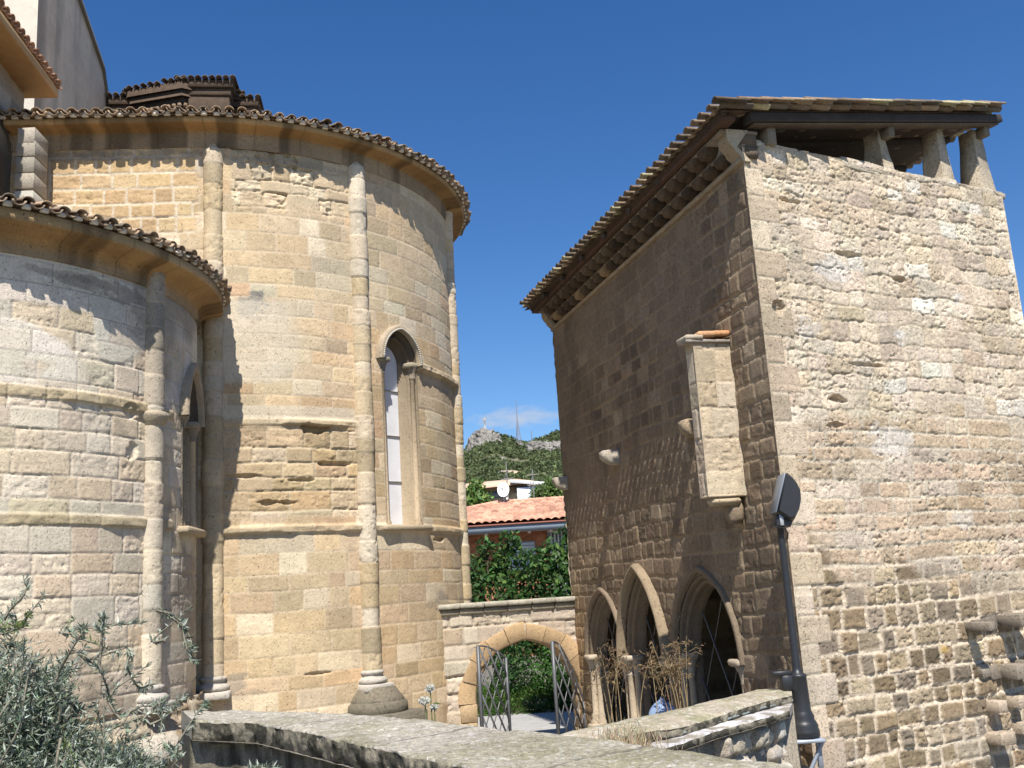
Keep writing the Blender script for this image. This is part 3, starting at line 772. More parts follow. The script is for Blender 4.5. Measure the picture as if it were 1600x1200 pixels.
def right_style(U, V):
    palA = [(.23, .175, .11), (.29, .215, .13), (.35, .27, .17), (.43, .345, .23), (.25, .2, .145)]
    dA, cA, *_ = masonry(U, V, 421, (.19, .27), (.2, .42), palA, [3, 3, 2, 1.5, 2], (.6, .5, .375), joint=.026, jd=.010, warp=.018, wsc=6, cw=.05, er=.6, erd=.03, off=.008, rnd=.04, cvar=.16)
    palB = [(.53, .415, .295), (.505, .39, .27), (.56, .45, .33), (.46, .345, .225), (.54, .45, .35)]
    dB, cB, *_ = masonry(U, V, 431, (.17, .25), (.28, .8), palB, [3, 3, 2, 1, 1], (.55, .48, .37), joint=.02, jd=.005, warp=.016, wsc=6, cw=.05, er=.28, erd=.024, off=.003, rnd=.02, blend=.9, cvar=.1)
    palC = [(.62, .52, .395), (.60, .495, .37), (.65, .56, .435), (.56, .455, .325), (.69, .63, .53), (.52, .435, .335)]
    dC, cC, *_ = masonry(U, V, 441, (.16, .28), (.18, .46), palC, [3, 3, 2, 2, .6, .8], (.46, .385, .275), joint=.010, jd=.009, warp=.05, wsc=4.2, cw=.035, er=.28, erd=.024, off=.004, rnd=.05, blend=.6, cvar=.11)
    nz_ = fbm(U * 1.2, V * 1.2, 451, 3) - .5
    tB = smooth(2.75, 3.2, V + nz_ * 1.6 + .15 * (U - 2)); tC = smooth(4.7, 5.1, V + nz_ * .9)
    d = dA * (1 - tB) + dB * tB; d = d * (1 - tC) + dC * tC
    col = mixc(mixc(cA, cB, tB), cC, tC)
    d = d - .014 * tC * np.clip(fbm(U * 9, V * 11, 453, 4) - .5, 0, 1) * 2
    pit = smooth(.6, .68, fbm(U * 19, V * 22, 455, 3)) * smooth(.4, .55, fbm(U * 2, V * 2.4, 457, 2))
    d = d - .016 * pit
    fine = fbm(U * 26, V * 30, 456, 3); d = d - .008 * tB * np.clip(fine - .5, 0, 1) * 3
    # large quoins
    dq, cq, *_ = masonry(U * 0 + .3 + .0 * U, V, 461, (.3, .42), (40, 50), [(.56, .45, .335), (.53, .42, .305), (.58, .48, .37)], [2, 2, 1], (.54, .47, .36), joint=.01, jd=.008, warp=.0, cw=.0, er=.3, erd=.02, off=.0)
    ids, e, du, dv, nn_, ci = layout(U * 0 + .3, V, 461, (.3, .42), (40, 50))
    w_ = np.where(ci % 2 == 0, .5, .3)
    q = (1 - smooth(w_ - .015, w_ + .015, U)) * (1 - smooth(8.05, 8.2, V))
    d = d * (1 - q) + dq * q; col = mixc(col, cq, q)
    d = d - .02 * np.exp(-((U - w_) / .012) ** 2)
    for (u, v, ru, rv, dp) in ((1.08, 5.05, .13, .05, .12), (1.0, 4.72, .2, .03, .05), (.3, 6.15, .1, .09, .09), (1.6, 6.95, .25, .03, .06), (2.5, 6.7, .12, .04, .07), (.7, 7.55, .15, .03, .05), (1.7, 5.5, .3, .02, .05)):
        d = d - dp * ell(U, V, u, v, ru, rv, 463)
    for (u, v, r, k) in ((1.9, 4.55, .35, .5), (2.35, 5.9, .14, .7), (1.3, 6.75, .25, .6), (3.6, 6.5, .12, .6), (.75, 5.9, .2, .4), (3.0, 3.55, .2, .4)):
        col = mixc(col, C(.66, .63, .58) * np.ones_like(col), k * ell(U, V, u, v, r, r * .7, 465))
    col = mixc(col, C(.5, .34, .11) * np.ones_like(col), .85 * ell(U, V, 2.3, 2.02, .1, .09, 467))
    ed = 1 - smooth(.05, .3, U + .25 * (fbm(U * 3, V * 2, 469, 3) - .3)); col = mixc(col, C(.40, .35, .22) * np.ones_like(col), ed * .22)
    mo = (1 - smooth(.5, 1.8, V)) * smooth(.5, .7, fbm(U * 2, V * 2, 471, 3)); col = mixc(col, C(.35, .33, .29) * np.ones_like(col), mo * .4)
    return d, col * .93
sheet('wall', tower, M_ROUGH, RF, 0, RF.L, -.5, 8.27, .0125, right_style, clamp=(0, RF.L))
BK = Face(RT, (FAR[0] + RT[0] - NEAR[0], FAR[1] + RT[1] - NEAR[1])); BL = Face(FAR, BK.B)
BK.n = -RF.t if False else C(BK.t[1], -BK.t[0])
def plain(U, V):
    d, col, *_ = masonry(U, V, 481, (.2, .3), (.3, .6), [(.45, .37, .26), (.4, .33, .23)], [1, 1], (.5, .43, .32), er=.8, erd=.05)
    return d, col
sheet('wall', tower, M_ROUGH, BK, 0, BK.L, -.5, 8.27, .08, plain)
sheet('wall', tower, M_ROUGH, BL, 0, BL.L, -.5, 8.27, .08, plain)
mb = MB()   # loft floor and the closed back of the ground-floor room
cen = (C(*NEAR) + C(*BK.B)) / 2
quad = lambda z, k=.98: [[*(cen + (C(*p_) - cen) * k), z] for p_ in (NEAR, RT, tuple(BK.B), FAR)]
mb.add(quad(7.95), [[0, 1, 2, 3]], (.16, .13, .1)); mb.add(quad(4.6), [[0, 1, 2, 3]], (.14, .12, .1)); mb.add(quad(.32), [[0, 1, 2, 3]], (.16, .14, .11))
mb.build('inner_floor', M_WOOD, tower)
# wall tops: irregular capping stones on the right face and the ragged left end
mb = MB(); rng = np.random.RandomState(12)
u = 0.0
while u < RF.L:
    w_ = rng.uniform(.3, .6); h_ = rng.uniform(.1, .17)
    p_ = RF.P(np.array(u + w_ / 2), np.array(-.262))
    mb.box((*p_, 8.27 + h_ / 2 - .11), (w_ + .01, .5, h_), C(.5, .43, .33) * rng.uniform(.9, 1.05), ax=[[*RF.t, 0], [*RF.n, 0], [0, 0, 1]], bev=.012, jit=.03, seed=u * 7)
    u += w_
mb.build('capping_stone', M_ROUGH, tower)
# roof plane: rises from the left eave to the right
EZ = 8.44                                      # tile line over the left face
SL = .186
perp = C(-LF.n[0], -LF.n[1])                   # horizontal up-slope direction
upv = np.array([perp[0], perp[1], SL]); upv /= np.linalg.norm(upv)
def roofp(u, e, dz=0):                          # u along the left face, e distance up-slope from the left wall face
    e = e - (.04 + .13 * u / LF.L) * max(0., 1 - (e + .45) / 1.5)     # the eave leans out towards the far end
    q = LF.A + u * LF.t + e * perp
    return np.array([q[0], q[1], EZ + .09 + (e + .45) * SL + dz])
rng = np.random.RandomState(21)
width = 4.6
mb = MB()
rtv = RF.t; skew = float(rtv @ LF.t)           # the right face is not square to the left one
shift = lambda e: e * skew / float(rtv @ perp)
rows = int((width + .45) / .34) + 1
for r in range(rows):
    e = -.455 + r * .34
    for kind in (0, 1):
        nU = int((LF.L + .75) / .2)
        uu = -.32 + .1 * kind + .2 * np.arange(nU) + max(0, 0) + 0.0
        keep = (uu > -.42 + shift(e)) | True
        # near verge follows the right face
        u0_ = shift(e + .2) - .30
        uu = u0_ + .1 * kind + .2 * np.arange(int((LF.L + .3 - u0_) / .2))
        if 2 < r < rows - 2: uu = uu[:7]
        O = np.array([roofp(x, e + (.10 * kind if r == 0 else 0) + rng.uniform(-.02, .02), .012 * kind + rng.uniform(-.006, .006) + .01) for x in uu])
        cols = TILEC[rng.randint(0, 5, len(uu))] * rng.uniform(.4, .85, (len(uu), 1))
        lich = rng.rand(len(uu)) < .16; cols[lich] = C(.40, .35, .21)
        tilt = upv + np.array([0, 0, -.15])
        place(mb, tile_proto(L_=.45, r0=.068, r1=.058, invert=bool(kind)), O, np.tile([*LF.t, 0], (len(uu), 1)), np.tile(tilt, (len(uu), 1)), cols, .015, rng)
P = np.array([[roofp(shift(e) - .22, e, -.02), roofp(LF.L + .25, e, -.02)] for e in np.linspace(-.36, width, 12)])
mb.grid(P, (.28, .21, .15))
roof = mb.build('tiled_roof', M_TILE, tower)
mb = MB()    # boards under the tiles, then the reddish eave board
P = np.array([[roofp(shift(e) - .2, e, -.085), roofp(LF.L + .22, e, -.085)] for e in np.linspace(-.33, width - .05, 8)])
mb.grid(P, (.12, .085, .06))
axl = [[*LF.t, 0], [*LF.n, 0], [0, 0, 1]]
mb.box((*(LF.A + LF.t * (LF.L / 2) + LF.n * .25), 8.41), (LF.L + .42, .18, .07), (.095, .055, .035), ax=axl, bev=.01)
mb.box((*(LF.A + LF.t * (LF.L / 2) + LF.n * .32), 8.47), (LF.L + .46, .07, .08), (.07, .045, .032), ax=axl, bev=.01)
mb.build('eave_board', M_WOOD, roof)
mb = MB()    # dark rake beam over the right face, in two lengths
for (ua, ub, th, dz, off) in ((.02, 4.98, .12, .05, .10), (.1, 4.93, .03, -.025, .07)):
    pa, pb = RF.P(np.array(ua), np.array(off)), RF.P(np.array(ub), np.array(off))
    ea, eb = float((pa - LF.A) @ perp), float((pb - LF.A) @ perp)
    za, zb_ = EZ + .09 + (ea + .45) * SL - .2 + dz, EZ + .09 + (eb + .45) * SL - .2 + dz
    axv = np.array([*(pb - pa), zb_ - za]); Lb = np.linalg.norm(axv); axv /= Lb
    nv_ = np.array([*RF.n, 0]); up_ = np.cross(axv, nv_); up_ *= np.sign(up_[2])
    mb.box(((pa + pb) / 2)[0:1].tolist() + ((pa + pb) / 2)[1:2].tolist() + [(za + zb_) / 2], (Lb, .16, th), (.055, .048, .045) if th > .1 else (.12, .09, .065), ax=[axv, nv_, up_], bev=.012, jit=.004)
mb.build('rake_beam', M_WOOD, roof)
for k in range(7):    # rafters seen in the loft
    mb = MB()
    pa, pb = roofp(shift(.3) + .6 + k * 1.05, -.3, -.12), roofp(shift(4.6) + .6 + k * 1.05, 4.5, -.12)
    mb.tube([pa, pb], .06, (.07, .055, .045), n=6)
    mb.build('rafter', M_WOOD, roof)
def beam_z(u):
    p_ = RF.P(np.array(u), np.array(0.)); e = float((p_ - LF.A) @ perp)
    return EZ + .09 + (e + .45) * SL - .2 - .03
axr = [[*RF.t, 0], [*RF.n, 0], [0, 0, 1]]
for i, (u, wb, wt) in enumerate(((2.63, .22, .13), (3.86, .27, .14), (4.70, .36, .18))):
    mb = MB(); zt = beam_z(u); zb_ = 8.2; nseg = 14
    rng = np.random.RandomState(70 + i)
    f = np.linspace(0, 1, nseg); ww = wb + (wt - wb) * f ** .8; dd = .36 - .12 * f
    rings = []
    for k in range(nseg):
        x = np.array([-.5, -.47, .47, .5, .5, .47, -.47, -.5]) * ww[k]; y = np.array([-.47, -.5, -.5, -.47, .47, .5, .5, .47]) * dd[k]
        x = x + .035 * (vn(np.arange(8) * .7 + i * 9, np.full(8, f[k] * 4), 71) - .5); y = y + .03 * (vn(np.arange(8) * .7 + i * 5, np.full(8, f[k] * 4), 73) - .5)
        rings.append(np.c_[RF.P(u + x, -.2 + y), np.full(8, zb_ + (zt - zb_) * f[k])])
    cl = np.repeat((C(.47, .4, .3) * (.9 + .25 * (vn(f * 3.3, f * 0 + i, 75) - .5))[:, None])[None], 8, 0)
    mb.grid(np.stack(rings, 1), cl, closeu=True)
    pr = mb.build('stone_pier', M_ROUGH, tower)
    if i != 1:
        mb = MB(); p_ = RF.P(np.array(u + .03), np.array(.0))
        mb.box((*p_, zt - .07), (.11, .16, .15), (.2, .165, .125), ax=axr, bev=.006, jit=.01)
        mb.build('bracket', M_WOOD, pr)
mb = MB(); p_ = RF.P(np.array(.47), np.array(-.05)); zt = beam_z(.47)
mb.box((*p_, (zt + 8.25) / 2), (.15, .22, zt - 8.22), (.25, .21, .16), ax=axr, bev=.012, jit=.006)
mb.build('timber_post', M_WOOD, tower)
# two-course tile cornice under the left eave
mb = MB(); rng = np.random.RandomState(33)
for row, (z, pr, r) in enumerate(((8.06, .15, .125), (8.24, .28, .125))):
    nb = 24
    for k in range(nb):
        u = (k + .5 * (row % 2) + .1) * LF.L / nb
        if u > LF.L - .3 or u < .3: continue
        an = np.linspace(np.pi, 2 * np.pi, 9)
        ys = np.array([-.1, pr - .03, pr, pr])
        rr = np.array([r, r, r * .9, .001])
        P = np.zeros((9, 4, 3))
        for j in range(4):
            q = LF.P(u + rr[j] * np.cos(an), np.full(9, ys[j]))
            P[:, j, :2] = q; P[:, j, 2] = z + .09 + rr[j] * np.sin(an) * 1.15
        cc = C(.10, .07, .044) * rng.uniform(.6, 1.3)
        if rng.rand() < .08: cc = C(.28, .19, .1)
        mb.grid(P, cc)
    axl_ = [[*LF.t, 0], [*LF.n, 0], [0, 0, 1]]
    mb.box((*(LF.A + LF.t * LF.L / 2 + LF.n * (pr / 2 - .12)), z + .1), (LF.L + .02 * row, pr + .22, .035), (.25, .19, .13), ax=axl_)
    mb.box((*(LF.A + LF.t * LF.L / 2 + LF.n * (pr / 2 - .2)), z + .03), (LF.L, pr + .02, .16), (.15, .115, .08), ax=axl_)
mb.box((*(LF.A + LF.t * LF.L / 2 + LF.n * .0), 7.99), (LF.L, .09, .06), (.34, .27, .19), ax=axl_, bev=.01)
mb.build('tile_cornice', M_TILE, tower)
for (u, sgn) in ((.1, 1), (LF.L - .1, -1)):   # moulded stone at both ends of the cornice
    mb = MB()
    prf = [(-.1, 7.95), (.015, 7.95), (.04, 8.02), (.1, 8.07), (.12, 8.12), (.17, 8.17), (.2, 8.24), (.2, 8.36), (-.1, 8.36)]
    for w_ in (0,):
        P = np.stack([np.c_[LF.P(np.full(len(prf), u + x_), np.array([a_ for a_, _ in prf])), [b_ for _, b_ in prf]] for x_ in (-.12, -.11, .11, .12)], 0)
        P[0] = P[1] + (P[0] - P[1]) * 1; mb.grid(P, (.33, .26, .17))
        for e_ in (0, -1): mb.add(np.vstack([P[e_].mean(0), P[e_]]), [[0, q_, q_ + 1, q_ + 1] for q_ in range(1, len(prf))], (.45, .37, .26))
    mb.build('cornice_end_stone', M_STONE, tower)
# pointed arches
for i, A_ in enumerate(ARCH):
    fr = LF.frame(A_['u']); p, n, t = fr
    a, h, zb, zs = A_['a'], A_['h'], A_['zb'], A_['zs']
    mb = MB(); cst = [(.19, .145, .1), (.2, .15, .1), (.175, .135, .092)][i]
    prof = [(-.02, -.06), (0, 0), (0, -.05)] + roll(.035, -.05, .03, 7) + [(.07, -.06), (.07, -.11)] + roll(.105, -.11, .03, 7) + [(.14, -.13), (.14, -.2), (.155, -.21), (.155, -.3)]
    arch_sweep(mb, fr, a, h, zb, zs, prof, cst, jit=.01, seed=i)
    ob = mb.build('pointed_arch', M_STONE, tower, True)
    mb = MB()
    pj = .13 if i == 1 else .05
    arch_sweep(mb, fr, a, h, zs - (.1 if i == 1 else .02), zs, [(-.09, -.06), (-.09, pj * .6), (-.07, pj), (-.035, pj), (-.005, pj * .5), (.0, -.02)], (.28, .215, .14) if i == 1 else C(*cst) * 1.15, jit=.02, seed=i + 3)
    mb.build('hood_mould', M_STONE, ob)
    for sx_ in (-1, 1):
        mb = MB(); mc_ = MB()
        for (o, d) in ((.04, -.045), (.11, -.13)):
            cpt = p + t * sx_ * (a - o) + n * d
            mb.lathe((*cpt, 0), [(.1, zb + .35), (.105, zb + .42), (.07, zb + .47), (.085, zb + .52), (.055, zb + .56), (.052, zs - .28), (.06, zs - .25)], (.42, .34, .24), n=12, jit=.03)
            mc_.lathe((*cpt, 0), [(.055, zs - .27), (.065, zs - .25), (.055, zs - .23), (.08, zs - .12), (.11, zs - .06), (.1, zs - .04)], (.43, .36, .27), n=12, jit=.25)
        cpt = p + t * sx_ * (a - .09) + n * (-.07)
        mc_.box((*cpt, zs), (.3, .3, .09), (.46, .38, .28), ax=axl, bev=.025, jit=.015, seed=i + sx_)
        mb.box((*cpt, zb + .2), (.36, .34, .36), (.44, .36, .26), ax=axl, bev=.03, jit=.02)
        mb.build('colonnette', M_STONE, ob, True); mc_.build('capital', M_STONE, ob)
    mb = MB()
    q0 = p - n * .27; ai = a - .31
    for s_ in np.arange(-3.2, 4.2, .78):
        for sg in (-1, 1):
            pts = []
            for f in np.linspace(0, 1, 120):
                zz = zb + f * (zs + h - zb); x = (s_ + sg * (zz - zb) * .62)
                if arch_in(np.array([x]), np.array([zz]), 0, a, h, zb - 1, zs, .16)[0]: pts.append([*(q0 + x * t + n * .012 * sg), zz])
            if len(pts) > 2: mb.tube([pts[0], pts[-1]], .012, (.12, .115, .11), n=5)
    mb.build('lattice_grille', M_IRON, ob)
# wall spur with tile cap, worn corbels
mb = MB(); us = .95

def spur_style(U, V):
    d, col, *_ = masonry(U, V, 493, (.26, .42), (.28, .7), [(.50, .41, .295), (.46, .37, .26), (.53, .45, .335)], [2, 2, 1], (.46, .38, .275), joint=.009, jd=.006, warp=.01, cw=.02, er=.5, erd=.03, off=.004, rnd=.02)
    return d, col
for (ua, da, ub, db) in ((us - .1, -.02, us - .1, .5), (us - .1, .5, us + .12, .5), (us + .12, .5, us + .12, -.02)):
    pa, pb = LF.P(np.array(ua), np.array(da)), LF.P(np.array(ub), np.array(db))
    fc = Face(pa, pb); mid_ = (pa + pb) / 2 - LF.P(np.array(us), np.array(.2))
    if fc.n @ mid_ < 0: fc.n = -fc.n
    sheet('x', None, None, fc, 0, fc.L, 3.98, 5.92, .012, spur_style, clamp=(0, fc.L), mb=mb)
mb.box((*LF.P(np.array(us + .01), np.array(.24)), 3.985), (.215, .51, .03), (.5, .4, .27), ax=axl)
mb.box((*LF.P(np.array(us), np.array(.25)), 3.93), (.2, .42, .12), (.45, .36, .24), ax=axl, bev=.05, jit=.01)
mb.box((*LF.P(np.array(us + .05), np.array(.1)), 3.8), (.2, .22, .3), (.25, .19, .13), ax=axl, bev=.05, jit=.02)
sp = mb.build('wall_spur', M_STONE, tower)
mb = MB()
for k, (d0, zz, cc) in enumerate(((.12, 6.02, (.52, .27, .13)), (.32, 6.0, (.5, .28, .15)), (.5, 5.95, (.42, .36, .27)))):
    mb.box((*LF.P(np.array(us - .01), np.array(d0)), zz), (.3, .24, .07), cc, ax=axl, bev=.02, jit=.02, seed=k)
mb.box((*LF.P(np.array(us), np.array(.3)), 5.92), (.26, .62, .045), (.3, .26, .22), ax=axl, bev=.01, jit=.01)
mb.build('tile_cap', M_TILE, sp)
for i, (u, z, L_) in enumerate(((4.98, 5.04, .34), (7.72, 4.95, .3), (2.1, 5.02, .24))):
    mb = MB()
    P = []
    for f, hh, ww, dz in ((0, .26, .2, 0), (.3, .27, .21, .0), (.6, .24, .2, .01), (.9, .17, .18, .03), (1.0, .12, .15, .04), (1.02, .01, .02, .04)):
        an = np.linspace(0, 2 * np.pi, 12, endpoint=False)
        x = ww / 2 * np.sign(np.cos(an)) * np.abs(np.cos(an)) ** .5; zz = z + dz + hh / 2 * np.sign(np.sin(an)) * np.abs(np.sin(an)) ** .5
        P.append(np.c_[LF.P(u + x, np.full(12, -.05 + L_ * f)), zz])
    P = np.stack(P, 1); P += .02 * (np.stack([vn(P[..., 2] * 12, P[..., 0] * 12, 2 + i)] * 3, -1) - .5)
    mb.grid(P, (.42, .365, .29) if i < 2 else (.36, .28, .19), closeu=True)
    mb.build('corbel', M_ROUGH, tower)
# toothing stones left from a lost wall on the right face
rng = np.random.RandomState(90)
for (u0, u1, z, w_, hh, pr) in ((2.72, 4.9, 2.27, .34, .11, .30), (2.85, 4.9, 1.70, .36, .12, .26)):
    u = u0
    while u < u1:
        ww = rng.uniform(.14, .27); p_ = pr * rng.choice([.12, .95, 1.15, .2])
        mb = MB()
        mb.box((*RF.P(np.array(u + ww / 2), np.array(p_ / 2 - .1)), z + rng.uniform(-.035, .035)), (ww - .015, p_ + .2, hh * rng.uniform(.8, 1.4)), C(.26, .22, .17) * rng.uniform(.6, 1.25), ax=axr, bev=.008, jit=.022, seed=u * 3)
        mb.build('toothing_stone', M_ROUGH, tower); u += ww
for (u, z, w_, pr) in ((3.0, 1.28, .16, .16), (3.38, 1.3, .15, .16), (2.95, .92, .28, .2), (3.45, .98, .2, .12)):
    mb = MB(); mb.box((*RF.P(np.array(u), np.array(pr / 2 - .1)), z), (w_, pr + .2, .14), C(.42, .34, .25) * rng.uniform(.8, 1.1), ax=axr, bev=.007, jit=.012, seed=u * 5)
    mb.build('toothing_stone', M_ROUGH, tower)

# ================================================================== GATEWAY
gate = thing('gateway', 'low stone gateway wall with pointed arch and flat coping between church and tower', 'gateway', (-.5, 18.45, .25))
GF = Face((-1.9, 18.05), (.98, 18.86))
GA = dict(u=1.93, a=.97, h=1.02, zb=.2, zs=1.12)
def gate_style(U, V):
    d, col, *_ = masonry(U, V, 501, (.24, .32), (.3, .6), [(.52, .44, .34), (.49, .40, .30), (.46, .36, .25)], [3, 2, 1], (.43, .36, .27), joint=.018, jd=.02, warp=.015, er=.7, erd=.04, off=.008, rnd=.02)
    d = d * 1.0
    col = mixc(col, C(.42, .34, .22) * np.ones_like(col), (1 - smooth(.6, 1.2, V + .3 * (fbm(U * 2, V, 5, 2) - .5))) * .5)
    return d, col
def gate_hole(U, V): return arch_in(U, V, GA['u'], GA['a'] + .05, GA['h'] + .05, -1, GA['zs'])
mb = MB()
sheet('x', None, None, GF, 0, GF.L, .1, 2.73, .02, gate_style, gate_hole, mb=mb)
class Off:
    def __init__(s, f, o): s.f = f; s.o = o
    def P(s, u, d=0): return s.f.P(u, -np.asarray(d) - s.o)
sheet('x', None, None, Off(GF, .5), 0, GF.L, .1, 2.73, .04, gate_style, gate_hole, mb=mb)
mb.build('wall', M_STONE, gate)
fr = GF.frame(GA['u']); p, n, t = fr
c_ = (GA['h'] ** 2 - GA['a'] ** 2) / (2 * GA['a']); Rr = GA['a'] + c_
mb = MB(); rng = np.random.RandomState(61)
def ringpt(sd_, f, o):       # f 0..1 from the springing to the crown, o outwards
    an = f * math.acos(c_ / (Rr + 0)) ; r = Rr + o
    return sd_ * (r * math.cos(an) - c_), GA['zs'] + r * math.sin(an)
for sd_ in (-1, 1):
    nvs = 5
    for k in range(nvs):
        f0, f1 = (k + .015) / nvs, (k + .985) / nvs
        th = .30 + rng.uniform(-.03, .03); pj = .03 + rng.uniform(-.012, .012)
        cc = C(.44, .305, .17) * rng.uniform(.8, 1.12)
        P = np.zeros((7, 6, 3))
        for i, f in enumerate(np.linspace(f0, f1, 7)):
            for j, (o, d) in enumerate(((th, -.2), (th, pj - .02), (th - .03, pj), (.03, pj), (0, pj - .03), (0, -.52))):
                x, z = ringpt(sd_, f, o + .012 * math.sin(9 * f + k))
                P[i, j, :2] = p + x * t + d * n; P[i, j, 2] = z
        mb.grid(P, cc)
        for e_ in (0, -1): mb.add(P[e_], [[0, 1, 2, 3], [0, 3, 4, 5]], cc)
    z = .2; 
    while z < GA['zs'] - .01:
        h_ = min(rng.uniform(.26, .36), GA['zs'] - z); 
        if GA['zs'] - z - h_ < .1: h_ = GA['zs'] - z
        x0, x1 = GA['a'], GA['a'] + rng.uniform(.24, .36)
        q = p + t * sd_ * (x0 + x1) / 2 + n * (-.24)
        mb.box((*q, z + h_ / 2), (x1 - x0, .56, h_ - .012), C(.45, .325, .19) * rng.uniform(.8, 1.1), ax=[[*t, 0], [*n, 0], [0, 0, 1]], bev=.02, jit=.012, seed=z * 5)
        z += h_
mb.build('arch_ring', M_STONE, gate)
mb = MB()
def cop_style(U, V): return None
for (d0, d1, z0, z1, cc) in ((-.58, .10, 2.77, 2.86, (.36, .33, .26)), (-.52, .04, 2.66, 2.765, (.27, .235, .17))):
    L0 = GF.L; nseg = 6
    for k in range(nseg):
        ua, ub = .28 + (L0 - .3) * k / nseg, .28 + (L0 - .3) * (k + 1) / nseg
        mb.box((*GF.P(np.array((ua + ub) / 2), np.array((d0 + d1) / 2)), (z0 + z1) / 2), (ub - ua - .003, d1 - d0, z1 - z0), C(*cc) * (1 + .1 * math.sin(k * 3)), ax=[[*t, 0], [*n, 0], [0, 0, 1]], bev=.02, jit=.006, seed=k)
mb.build('coping', M_CONC, gate)
def gate_leaf(hx, sx_, hy, sy, ztop_h, ztop_s):
    """hinge at (hx,hy), meeting stile at (sx,sy)"""
    mb = MB(); cI = (.13, .135, .145)
    H, S_ = C(hx, hy), C(sx_, sy); dd = S_ - H
    mb.box((*S_, (ztop_s + .32) / 2), (.05, .05, ztop_s - .32), cI, rz=math.atan2(dd[1], dd[0]))
    mb.box((*H, (ztop_h + .32) / 2), (.04, .04, ztop_h - .32), cI, rz=math.atan2(dd[1], dd[0]))
    top = lambda f: ztop_h + (ztop_s - ztop_h) * math.sin(f * math.pi / 2)
    pts = [[*(H + dd * f), top(f)] for f in np.linspace(0, 1, 9)]
    mb.tube(pts, .016, cI, n=6)
    mb.tube([[*H, .36], [*S_, .36]], .02, cI, n=6); 
    fr_ = mb.build('gate_leaf', M_IRON, gate)
    mb = MB(); W_ = np.linalg.norm(dd)
    nrm = C(-dd[1], dd[0]) / W_
    for sg in (-1, 1):
        for s_ in np.arange(-2.4, 2.9, .24):
            pts = []
            for zz in np.linspace(.36, max(ztop_h, ztop_s), 80):
                x = s_ * W_ / .85 + sg * (zz - .36) * .55
                f = x / W_
                if 0 <= f <= 1 and zz < top(f): pts.append([*(H + dd * f + nrm * .012 * sg), zz])
            if len(pts) > 2:
                a_, b_ = np.array(pts[0]), np.array(pts[-1]); dl = b_ - a_; ln = np.linalg.norm(dl); dl /= ln
                nv_ = np.array([*nrm, 0]); up_ = np.cross(dl, nv_)
                mb.box((a_ + b_) / 2, (ln, .01, .036 if sg == 1 else .018), cI if sg == 1 else (.2, .2, .21), ax=[dl, nv_, up_])
    mb.build('lattice', M_IRON, fr_)
q_h = GF.P(np.array(1.0), np.array(-.3))
gate_leaf(-.42, -.885, 18.55, 17.95, 1.86, 2.12)
gate_leaf(.93, .42, 18.7, 18.0, 1.0, 2.12)

# ================================================================== GROUND
def ground_h(X, Y):
    return .25 + .0 * X
mb = MB()
gx = np.linspace(-60, 60, 60); gy = np.linspace(-30, 60, 60)
GX, GY = np.meshgrid(gx, gy, indexing='ij')
mb.grid(np.stack([GX * 40, np.where(GY > 40, 40 + (GY - 40) * 170, GY * 10 if False else GY), np.full_like(GX, .24)], -1), (.17, .155, .125))
struct(mb.build('ground', M_GROUND))
mb = MB()
xs = np.linspace(-8, 9, 60); ys = np.linspace(15, 24.2, 40)
GX, GY = np.meshgrid(xs, ys, indexing='ij')
mb.grid(np.stack([GX, GY + .35 * np.sin(GX * .6), np.full_like(GX, .246) + .01 * fbm(GX, GY, 3, 2)], -1), (.36, .35, .33))
struct(mb.build('road', M_GROUND))
mb = MB()   # soil strip behind the terrace wall
def rp(h, d): h = R_(h); return C(d * math.sin(h), d * math.cos(h))
far_b = [rp(3.6, 10.4), rp(7.6, 11.2), rp(11.6, 12.0)]; near_b = [rp(3.0, 9.15), rp(7.6, 10.05), rp(12.1, 11.45)]
mb.prism(near_b + far_b[::-1], .25, 1.66, (.27, .22, .15))
struct(mb.build('soil_bed', M_GROUND))

